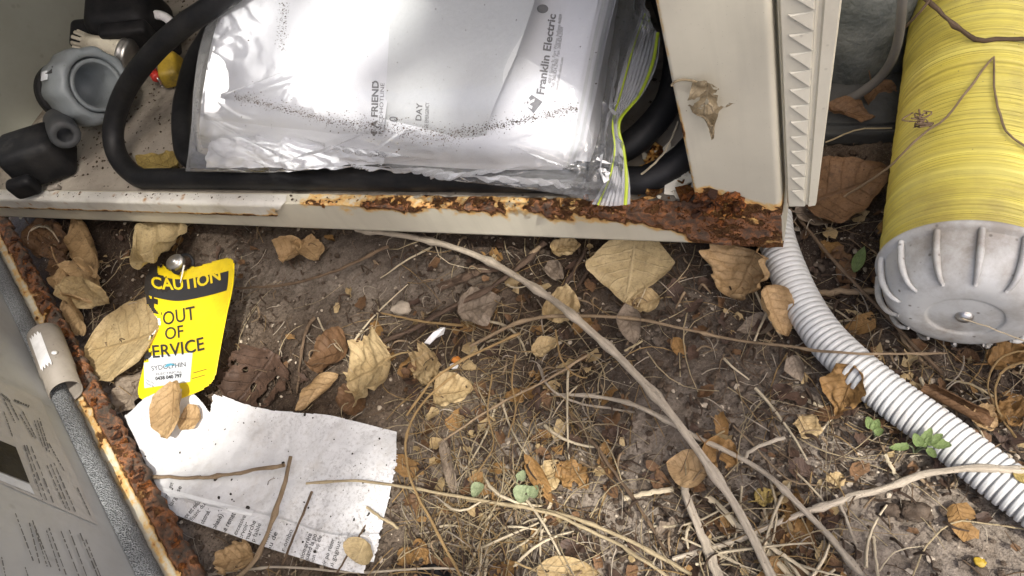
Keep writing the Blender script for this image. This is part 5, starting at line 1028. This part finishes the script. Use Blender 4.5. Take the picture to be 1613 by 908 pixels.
th = np.linspace(0, 2*math.pi, 20, endpoint=False); add('punch_hole', [hit(mb, 855+9*math.cos(a), 15+7*math.sin(a))[0]+hit(mb, 855, 15)[1]*.0006 for a in th], [tuple(range(20))], M['greyprint'], mrt, smooth=False)
lrt = root('folded_leaflet', at(560, 100, ZF)*[1, 1, 0]+np.array([0, 0, .16]), label='white leaflet printed with service hotline on the left of the manual', cat='leaflet')
off = lambda rows, d: [[(x, y, z+d) for x, y, z in r] for r in rows]
lrows = off([[(372, -60, .190), (470, -62, .194), (560, -62, .195), (640, -62, .195)], [(340, 60, .172), (440, 64, .175), (540, 66, .176), (622, 68, .176)], [(326, 128, .160), (430, 137, .162), (530, 143, .163), (612, 146, .163)], [(322, 172, .146), (425, 182, .147), (525, 190, .147), (606, 195, .147)], [(322, 197, .128), (424, 208, .127), (522, 218, .127), (602, 222, .127)]], .003)
lf, LB = surf('sheet', lrows, 50, 60, M['manual'], lrt, .0008, 16); lb = bvh_of(lf)
text_on(lb, "I'M A FRIEND", (594, 226), (597, 128), 10, M['greyprint'], lrt, .03, 0, .0006)
text_on(lb, 'SERVICE HOTLINE', (602, 222), (606, 132), 6, M['greyprint'], lrt, 0, 0, .0006)
srt = root('pale_sheet', at(720, 100, ZF)*[1, 1, 0]+np.array([0, 0, .16]), label='pale grey curling sheet in the middle of the bag over the manual', cat='paper')
srows = off([[(615, -60, .195), (690, -62, .197), (770, -62, .197), (860, -62, .198)], [(612, 60, .178), (680, 64, .179), (750, 68, .181), (822, 64, .190)], [(608, 130, .166), (672, 138, .166), (735, 143, .168), (792, 134, .178)], [(606, 176, .151), (668, 186, .150), (726, 194, .150), (772, 186, .154)], [(604, 208, .130), (664, 218, .128), (720, 226, .127), (764, 226, .127)]], .005)
sf, _ = surf('sheet', srows, 50, 50, M['sheet'], srt, .0007, 15); sbv = bvh_of(sf)
text_on(sbv, '2120', (624, 218), (627, 184), 13, M['greyprint'], srt, .0, 0, .0006)
text_on(sbv, 'DAY', (664, 190), (666, 163), 9, M['greyprint'], srt, .02, 0, .0006); text_on(sbv, 'THE EMERGENCY', (675, 205), (677, 162), 6, M['greyprint'], srt, 0, 0, .0006)
crt, _ = surf('crumpled_sheet', [[(330, 222, .116), (420, 216, .126), (500, 221, .126), (600, 236, .116)], [(328, 248, .112), (430, 240, .122), (505, 242, .119), (605, 252, .112)], [(322, 264, .106), (440, 266, .108), (510, 263, .107), (600, 262, .107)]], 60, 100, M['manual'], None, .006, 42, label='crumpled white paper in the lower left of the bag', cat='paper')
surf('folded_paper', [[(925, -70, .180), (948, -68, .176), (972, -60, .164), (985, -55, .140)], [(914, 60, .160), (935, 62, .158), (955, 66, .146), (962, 70, .126)], [(902, 150, .142), (922, 152, .142), (942, 156, .132), (950, 158, .114)], [(893, 215, .126), (912, 217, .128), (932, 220, .120), (940, 222, .106)], [(888, 252, .104), (906, 254, .106), (924, 255, .102), (930, 255, .098)]], 60, 24, M['manual'], None, .0012, 30, label='rounded white folded paper at the right end of the bag', cat='paper')
# the bag film itself
brt = root('zip_bag', at(650, 150, ZF)*[1, 1, 0]+np.array([0, 0, ZF]), label='clear zip lock plastic bag holding white manuals', cat='bag')
brows = [[(400, -150, .205), (500, -150, .222), (640, -150, .226), (800, -150, .226), (960, -150, .215), (1010, -150, .20), (1060, -150, .18)],
         [(345, -15, .186), (470, -18, .198), (620, -20, .203), (790, -20, .204), (930, -18, .196), (985, -10, .175), (1015, 0, .15)],
         [(316, 70, .164), (450, 72, .183), (610, 74, .189), (775, 74, .190), (910, 72, .182), (985, 65, .155), (1034, 80, .135)],
         [(305, 140, .146), (445, 146, .168), (600, 152, .174), (760, 156, .175), (900, 155, .166), (962, 150, .145), (1012, 150, .13)],
         [(302, 190, .132), (440, 198, .150), (595, 208, .155), (750, 218, .155), (890, 216, .148), (950, 205, .138), (972, 195, .134)],
         [(297, 238, .118), (435, 236, .135), (588, 244, .128), (735, 254, .134), (880, 260, .13), (945, 252, .128), (980, 245, .122)],
         [(292, 270, .108), (430, 272, .112), (570, 262, .112), (720, 284, .112), (870, 304, .110), (940, 318, .106), (990, 316, .106)]]
def bagfilm(nm, dz, wr, sd):
    B = patch(off(brows, dz), 150, 210); n = normals(B); u, v = np.meshgrid(np.linspace(0, 1, 150), np.linspace(0, 1, 210), indexing='ij')
    edge = np.clip(1.25-np.minimum(np.minimum(v*9, (1-v)*6), (1-u)*3.8), .05, 1)
    h = wr*(1-np.abs(fbm(u*5+sd, v*9, sd+.5, 4)))*edge*.8+wr*.7*np.maximum(0, 1-np.abs(pnoise(u*9+v*4, v*16-u*6, sd+3))*5)*edge+wr*.30*fbm(u*18, v*28, sd, 3)*edge
    for (u0, v0, u1, v1, a) in [(.62, .02, .9, .22, 1.2), (.92, .16, .55, .38, 1.6), (.72, .18, .8, .42, 1.4), (.86, .45, .96, .98, 1.5), (.9, .36, .82, .62, 1.2), (.3, .80, .98, .86, 1.7), (.5, .78, .7, .93, 1.4), (.62, .74, .93, .80, 1.4), (.55, .05, .4, .2, 1.0), (.68, .55, .86, .72, 1.0)]:
        du, dv = u1-u0, v1-v0; L2 = du*du+dv*dv; t = np.clip(((u-u0)*du+(v-v0)*dv)/L2, 0, 1); d = np.hypot(u-u0-t*du, (v-v0-t*dv)*1.4); h = h+wr*1.6*a*np.exp(-(d/.0065)**2)*np.sin(np.pi*np.clip(t, .05, .95))
    h = h*(1+1.1*soft(u, .72, .88)+.9*soft(v, .82, .92))
    ed = np.minimum(np.minimum(v, 1-v)*1.4, (1-u)); B = B+n*(h*soft(ed, 0, .05))[..., None]
    return add(nm, B.reshape(-1, 3), grid_faces(150, 210), M['film'], brt), B
bag, BB = bagfilm('bag_front', .004, .0032, 1.0)
bbv = bvh_of(bag)
Bk = patch([[(x, y, max(ZF+.02, z-.05 if 0 < j < 6 else z-.006)) for j, (x, y, z) in enumerate(r)] for r in brows], 40, 50); add('bag_back', Bk.reshape(-1, 3), grid_faces(40, 50), M['film'], brt)
zr = [[(1012, 15, .150), (1024, 35, .148), (1040, 60, .144)], [(990, 75, .152), (1010, 88, .150), (1034, 104, .142)], [(972, 140, .150), (992, 148, .146), (1012, 150, .140)], [(964, 190, .144), (970, 192, .144), (976, 194, .142)], [(966, 235, .134), (975, 237, .134), (984, 240, .13)], [(955, 280, .122), (972, 283, .123), (992, 285, .12)], [(932, 322, .107), (962, 325, .110), (993, 322, .108)]]
ZB_ = patch(zr, 90, 46); zn = normals(ZB_); ZB_ = ZB_+zn*(.0006*np.sin(np.linspace(0, 1, 46)*math.pi*2*9))[None, :, None]
zp = add('zip_strip', ZB_.reshape(-1, 3), grid_faces(90, 46), M['zip'], brt, label='ribbed zip closure with lime green edges')
for j, rw in ((8, .0007), (39, .0014)):
    V, Fc, _ = tube(ZB_[:, j]+zn[:, j]*.001, rw, 8, flat=.6); add('green_bead', V, Fc, M['green'], zp)
text_on(bbv, 'X', (944, 264), (960, 256), 14, M['whiteprint'], brt, .08, 0, .0012, name='brand_letter'); text_on(bbv, 'D', (948, 286), (962, 282), 19, M['whiteprint'], brt, .1, 0, .0012, name='brand_letter')

# ------------------------------------------------------------------ loose grit, clods, straw and litter
def crumbs(name, pts, sizes, mat, seed, flat=.6, parent=None, **kw):
    r = np.random.default_rng(seed); ico = bmesh.new(); bmesh.ops.create_icosphere(ico, subdivisions=1, radius=1); ico.verts.ensure_lookup_table()
    b = np.array([tuple(v.co) for v in ico.verts]); f = np.array([[x.index for x in q.verts] for q in ico.faces]); ico.free()
    n = len(pts); nb = len(b); V = np.empty((n, nb, 3))
    for k in range(n):
        s = sizes[k]*(.6+.8*r.random(3)); v = b*(1+.45*(r.random((nb, 1))-.5))*s; v[:, 2] *= flat; a = r.random()*6.28; c, d = math.cos(a), math.sin(a)
        v = v @ np.array([[c, d, 0], [-d, c, 0], [0, 0, 1]]); V[k] = v+pts[k]
    Fc = (f[None]+np.arange(n)[:, None, None]*nb).reshape(-1, 3)
    return add(name, V.reshape(-1, 3), Fc.tolist(), mat, parent, smooth=False, kind='stuff', **kw)
def gpts(n, seed, fn=None, px=(0, 1640), py=(335, 930), dz=.001):
    r = np.random.default_rng(seed); out = []
    while len(out) < n:
        x, y = px[0]+(px[1]-px[0])*r.random(), py[0]+(py[1]-py[0])*r.random()
        if fn and r.random() > fn(x, y): continue
        p = at(x, y, 0.0); p[2] = gz(p[0], p[1])+dz; out.append(p)
    return np.array(out)
g = np.random.default_rng(21)
inview = lambda x, y: (.3 if (x > 1330 and y > 770) or (990 < x < 1090 and 610 < y < 730) or (420 < x < 640 and 370 < y < 470) else 1.0) if (x > 40+(y-350)*.5) else 0.0
p = gpts(13000, 22, inview, py=(150, 940)); crumbs('soil_crumbs', p, .0007+.0030*g.random(len(p))**4, M['clod'], 23, label='crumbly brown soil clods strewn over the ground', cat='soil')
p = gpts(1500, 24, inview); crumbs('pale_grit', p, .0007+.0016*g.random(len(p))**3, M['pebble'], 25, label='pale grit grains scattered on the soil', cat='grit')
def dens(x, y):
    d = .95*math.exp(-((x-790)/170)**2-((y-700)/150)**2)+.8*math.exp(-((x-700)/120)**2-((y-860)/90)**2)+.55*math.exp(-((x-1230)/130)**2-((y-870)/60)**2)+.4*math.exp(-((x-780)/150)**2-((y-540)/60)**2)+.22*math.exp(-((x-1400)/250)**2-((y-560)/120)**2)+.25*math.exp(-((x-150)/100)**2-((y-430)/80)**2)+.06
    return d*inview(x, y)*(1 if not (200 < x < 640 and 610 < y < 900) else .12)
def strawmass(name, n, mat, seed, lmm, rmm, label, dn=dens):
    r = np.random.default_rng(seed); parts = []; uvs = []
    for p in gpts(n, seed+1, dn, dz=.002):
        L = lmm*(.3+r.random()*1.0)/1000; a = r.normal(-.7, 1.1); m_ = 6; t = np.linspace(-.5, .5, m_); k = r.normal(0, .45)
        x = p[0]+L*(np.cos(a)*t-np.sin(a)*k*(t**2-.1)); y = p[1]+L*(np.sin(a)*t+np.cos(a)*k*(t**2-.1)); z = gz0(x, y)+.0015+.012*r.random()**2*(1-(t*2)**2)+.004*r.random()
        z = z+r.normal(0, .006)*np.abs(t)
        z = np.maximum(z, gz0(x, y)+.0008)
        V, Fc, uv = tube(np.stack([x, y, z], 1), np.linspace(1, .5, m_)*rmm/1000*(.5+r.random()), 4, caps=False); parts.append((V, Fc)); uvs.append(uv+r.random(2)*5)
    V, Fc = cat_(parts); add(name, V, Fc, mat, uv=np.vstack(uvs), kind='stuff', label=label, cat='straw')
strawmass('dry_grass', 480, M['straw'], 31, 55, .42, 'tangled pale dry grass over the middle of the ground')
strawmass('dry_grass', 300, M['gold'], 33, 55, .4, 'golden brown dry grass wisps tangled over the ground')
strawmass('dry_grass', 75, M['pith'], 65, 62, 1.1, 'thicker pale broken straws strewn near the bottom edge', lambda x, y: (.95*math.exp(-((x-1230)/120)**2-((y-870)/50)**2)+.5*math.exp(-((x-720)/130)**2-((y-850)/70)**2)+.03)*inview(x, y)*(0 if (200 < x < 640 and 610 < y < 900) else 1))
strawmass('fine_roots', 800, M['stickb'], 35, 26, .42, 'fine dark roots and twigs matted in the soil', lambda x, y: (.35+dens(x, y)*.5)*inview(x, y)*(.1 if (200 < x < 640 and 620 < y < 900) else 1))
strawmass('fine_roots', 420, M['stickg'], 37, 26, .45, 'pale grey root fibres scattered in the soil', lambda x, y: (.3+dens(x, y)*.5)*inview(x, y)*(.1 if (200 < x < 640 and 620 < y < 900) else 1))
strawmass('wood_chips', 900, M['bark'], 39, 11, 1.0, 'small dark wood chips bedded in the soil', lambda x, y: .6*inview(x, y)*(.05 if (200 < x < 640 and 620 < y < 900) else 1))
strawmass('wood_chips', 260, M['stickt'], 63, 14, .9, 'small tan wood slivers bedded in the soil', lambda x, y: .6*inview(x, y)*(.05 if (200 < x < 640 and 620 < y < 900) else 1))
def litter(name, n, mat, seed, smm, label, dn):
    r = np.random.default_rng(seed); parts = []; uvs = []
    for p in gpts(n, seed+1, dn, dz=.003):
        s = smm*(.35+r.random()**1.5)/1000; a = r.random()*6.28; nu, nv = 5, 4; t, q = np.meshgrid(np.linspace(-1, 1, nu), np.linspace(-1, 1, nv), indexing='ij')
        wv_ = (1-.35*t**2)*(.55+.3*r.random()); X = s*t*(1+.25*r.normal(size=t.shape)*.5); Yq = s*q*wv_*(1+.3*r.normal(size=t.shape)*.5); Z = s*(.35*r.random()*q**2+.25*r.normal()*t*q+.15*r.normal(size=t.shape)); tl = r.normal(0, .25, 2); Z = Z+X*tl[0]+Yq*tl[1]
        c, d = math.cos(a), math.sin(a); V = np.stack([p[0]+X*c-Yq*d, p[1]+X*d+Yq*c, p[2]+Z+.002], -1).reshape(-1, 3); V[:, 2] = np.maximum(V[:, 2], gz0(V[:, 0], V[:, 1])+.0006)
        parts.append((V, grid_faces(nu, nv))); uvs.append(np.stack([(t+1)/2, (q+1)/2], -1).reshape(-1, 2))
    V, Fc = cat_(parts); add(name, V, Fc, mat, uv=np.vstack(uvs), kind='stuff', label=label, cat='leaf litter')
ld_ = lambda x, y: (dens(x, y)+.12)*inview(x, y)*(0 if (200 < x < 640 and 620 < y < 900) else 1)
litter('leaf_litter', 75, M['orangeleaf'], 41, 8, 'orange brown leaf crumbs matted in the dry grass', ld_)
litter('leaf_litter', 100, M['straw_leaf'], 43, 6, 'pale tan leaf crumbs scattered over the ground', ld_)
litter('leaf_litter', 190, M['brown'], 45, 6, 'dark brown leaf crumbs scattered over the soil', lambda x, y: (.3+.4*dens(x, y))*inview(x, y)*(0 if (200 < x < 640 and 620 < y < 900) else 1))
litter('leaf_litter', 160, M['dkbrown'], 47, 7, 'blackish rotted leaf flakes trodden into the soil', lambda x, y: .5*inview(x, y)*(0 if (200 < x < 640 and 620 < y < 900) else 1))
# dirt on surfaces
def on_surface(b, n, fn, seed, dz=.0006):
    r = np.random.default_rng(seed); out = []; k = 0
    while len(out) < n and k < n*20:
        k += 1; l, nn = hit(b, *fn(r))
        if l is not None: out.append(l+nn*dz)
    return np.array(out)
def bagline(r):
    t = r.random(); x = 370+t*540; y = np.interp(x, [370, 450, 520, 640, 700, 800, 900], [152, 172, 190, 205, 215, 195, 172])+r.normal()*(2+7*r.random()**2+5*math.exp(-((x-640)/90)**2)); return x, y
p = on_surface(bbv, 3600, bagline, 51); crumbs('soil_dust', p, .00014+.00042*g.random(len(p))**3, M['clod'], 52, label='line of brown soil dust across the plastic bag', cat='soil')
p = on_surface(bbv, 300, lambda r: (446+r.normal()*5-6*(r.random()-.5), 5+75*r.random()), 53); crumbs('soil_dust', p, .00015+.0005*g.random(len(p))**3, M['clod'], 54, label='short streak of soil dust near the bag top left', cat='soil')
p = on_surface(bbv, 160, lambda r: (320+620*r.random(), 5+240*r.random()), 55); crumbs('soil_dust', p, .0002+.0005*g.random(len(p))**4, M['clod'], 56, label='scattered dark specks all over the plastic bag', cat='soil')
p = on_surface(pbvh, 170, lambda r: (210+420*r.random()**.7, 620+280*r.random()), 57); crumbs('paper_dirt', p, .0003+.0016*g.random(len(p))**6, M['char'], 58, flat=.4, label='black crumbs scattered on the white paper', cat='dirt')
p = np.array([(XL+.05+.80*a, YF+.02+.33*b_, ZF+.0008) for a, b_ in g.random((5000, 2))]); crumbs('floor_dirt', p, .0003+.0015*g.random(len(p))**4, M['clod'], 60, label='dirt crumbs littering the cabinet floor', cat='dirt')
p = np.array([(XL+.02+.90*a, YF+.001+.008*b_, ZT+.0016) for a, b_ in g.random((240, 2))]); crumbs('lip_dirt', p, .0003+.0010*g.random(len(p))**3, M['clod'], 62, label='dirt specks on the top of the cabinet lip', cat='dirt')
def tuft(label, c, n, spread, seed):
    r = np.random.default_rng(seed); parts = []
    for k in range(n):
        a = np.array(c)+r.normal(0, 1, 2)*spread; P = np.array([at(a[0]+r.normal()*spread*.9, a[1]+r.normal()*spread*.5, .101+.006*r.random()) for _ in range(4)]); V, Fc, _ = tube(resample(P, 9), .0006, 4); parts.append((V, Fc))
    V, Fc = cat_(parts); add('dry_tuft', V, Fc, M['stickb'], label=label, cat='tuft')
tuft('small dry root tuft stuck on the yellow tank', (1452, 192), 14, 9, 71)

# ------------------------------------------------------------------ small odd pieces
def bit(name, label, cat, px, py, dz, s, mat, seed, flat=.7):
    p = atg(px, py, dz); r = np.random.default_rng(seed); bm = bmesh.new(); bmesh.ops.create_icosphere(bm, subdivisions=3, radius=1)
    V = np.array([tuple(v.co) for v in bm.verts]); bm.verts.ensure_lookup_table(); Fc = [tuple(x.index for x in f.verts) for f in bm.faces]; bm.free()
    k = 1+.35*fbm(V[:, 0]*1.3+seed, V[:, 1]*1.3, V[:, 2]*1.3, 3); V = V*k[:, None]*np.array([1, .75, flat])*s; add(name, V+p, Fc, mat, label=label, cat=cat)
bit('pebble', 'small orange pebble in mid ground straw', 'pebble', 719, 567, .008, .0042, M['orange'], 1)
bit('pebble', 'small white pebble just below the orange pebble', 'pebble', 715, 577, .008, .0036, M['white'], 2)
bit('pebble', 'pale quartz pebble under lip right of the small folded leaf', 'pebble', 632, 487, .006, .009, M['pebble'], 3)
bit('yellow_seed', 'yellow seed lying on soil at lower right', 'seed', 1544, 886, .004, .0034, M['yellow'], 4, .4)
bit('soil_clod', 'rounded brown soil clod between conduit and weathered twig', 'clod', 1440, 805, .004, .0085, M['clod'], 5)
bit('soil_clod', 'grey soil lump right of the longest stem base', 'clod', 1404, 805, .004, .006, M['clod'], 6)
bit('plastic_lump', 'black plastic knob half buried at bottom edge', 'knob', 682, 912, .004, .013, M['blackp'], 7, .6)
P_ = [(668, 540), (682, 524), (694, 516), (701, 516), (698, 526), (686, 532), (676, 542)]
V = np.array([atg(*q_, .014+.002*math.sin(i*2)) for i, q_ in enumerate(P_)]); V = np.vstack([V, V-[0, 0, .0012]]); n_ = 7
add('plastic_shard', V, [tuple(range(n_)), tuple(range(2*n_-1, n_-1, -1))]+[(i, n_+i, n_+(i+1) % n_, (i+1) % n_) for i in range(n_)], M['white'], smooth=False, label='jagged white plastic shard beside the bark strip', cat='shard')

# ------------------------------------------------------------------ unseen tree added to shade the place, its crown opened for sun patches
def added_shade_tree():
    base = Vector((4.2, -2.6, 0.0)); rt = root('added_shade_tree', base, label='unseen leafy tree added to shade the ground in front of the cabinet', cat='tree')
    ctr = Vector((-.40, .36, .05))+SUN*6.0
    P = np.array([base, base+Vector((-.1, .1, 1.6)), base+Vector((-.4, .3, 3.2)), ctr+Vector((.5, -.3, -.4)), ctr+Vector((-.2, 0, .1)), ctr+Vector((-.7, .2, .05))])
    V, Fc, uv = tube(resample(P, 40), np.linspace(.14, .012, 40), 12, rough=.1); add('trunk', V, Fc, M['trunk'], rt, uv=uv)
    r = np.random.default_rng(5)
    for k in range(14):
        a = ctr+Vector((r.uniform(-.6, .5), r.uniform(-.3, .2), r.uniform(-.1, .1))); b = a+Vector((r.uniform(-.5, .5), r.uniform(-.5, .5), r.uniform(-.15, .3)))
        V, Fc, uv = tube(np.array([a, (Vector(a)+Vector(b))/2+Vector((0, 0, .05)), b]), np.linspace(.012, .004, 3), 6); add('limb', V, Fc, M['trunk'], rt, uv=uv)
    gaps = [(Vector(at(452, 62, .18)), .065, .06), (Vector(at(500, 15, .19)), .06, .06), (Vector(at(280, 540, .03)), .055, .07), (Vector(at(228, 690, .02)), .04, .035), (Vector(at(195, 570, .02)), .025, .03), (Vector(at(760, 760, .01)), .05, .03), (Vector(at(1000, 840, .01)), .05, .025), (Vector(at(1480, 860, .01)), .05, .02)]  # crown kept open here so sun patches fall on these spots
    e1 = SUN.cross(Vector((0, 0, 1))).normalized(); e2 = SUN.cross(e1); parts = []; uvs = []; made = 0
    while made < 3900:
        d = 5.5+1.0*r.random(); q = Vector((-.40, .36, .05))+e1*r.uniform(-1.1, 1.1)+e2*r.uniform(-1.15, 1.15)+SUN*d
        s = .035+.03*r.random(); bad = False
        for gc, ga, gb in gaps:
            v = q-gc; v = v-SUN*v.dot(SUN)
            if (v.dot(e1)/(ga+s*.8))**2+(v.dot(e2)/(gb+s*.8))**2 < 1: bad = True; break
        if bad: continue
        nrm_ = (SUN+Vector((r.normal(), r.normal(), r.normal()))*.5).normalized(); m = axis_rot(nrm_, r.random()*6.28)
        lv = [(-1, 0, 0), (-.5, .42, .12), (.2, .45, .1), (1, 0, -.1), (.2, -.45, .1), (-.5, -.42, .12), (-.3, 0, 0), (.3, 0, 0)]
        V = [np.array(q)+np.array(m @ (Vector(p_)*s)) for p_ in lv]; parts.append((V, [(0, 6, 1), (1, 6, 7, 2), (2, 7, 3), (0, 5, 6), (5, 4, 7, 6), (4, 3, 7)])); uvs += [((p_[0]+1)/2, (p_[1]+.5)) for p_ in lv]; made += 1
    V, Fc = cat_(parts); add('crown', V, Fc, M['canopy'], rt, uv=np.array(uvs), smooth=False, kind='stuff')
added_shade_tree()

# ------------------------------------------------------------------ repeats of a kind share a group
GR = {'dry_leaf': 'dead leaves scattered about the ground', 'straw_stem': 'loose straws on the ground', 'split_straw': 'pale split straws near the longest stem', 'dead_branch': 'bare grey stems crossing the ground',
      'brown_twig': 'brown twigs lying on the ground', 'dark_twig': 'thin dark twigs', 'vine_stem': 'dry vines on the ground', 'bark_strip': 'bark strips under the lip', 'dry_vine': 'dry stems lying over the tank',
      'yellow_tendril': 'yellow tendrils below the tank cap', 'seedling': 'green seedlings in the soil', 'pebble': 'small pebbles in the soil', 'soil_clod': 'soil lumps at lower right', 'pipe_plug': 'black plugs at the inner wall'}
for o in bpy.data.objects:
    b_ = o.name.split('.')[0]
    if o.parent is None and b_ in GR and o.get('kind') != 'stuff': o['group'] = GR[b_]
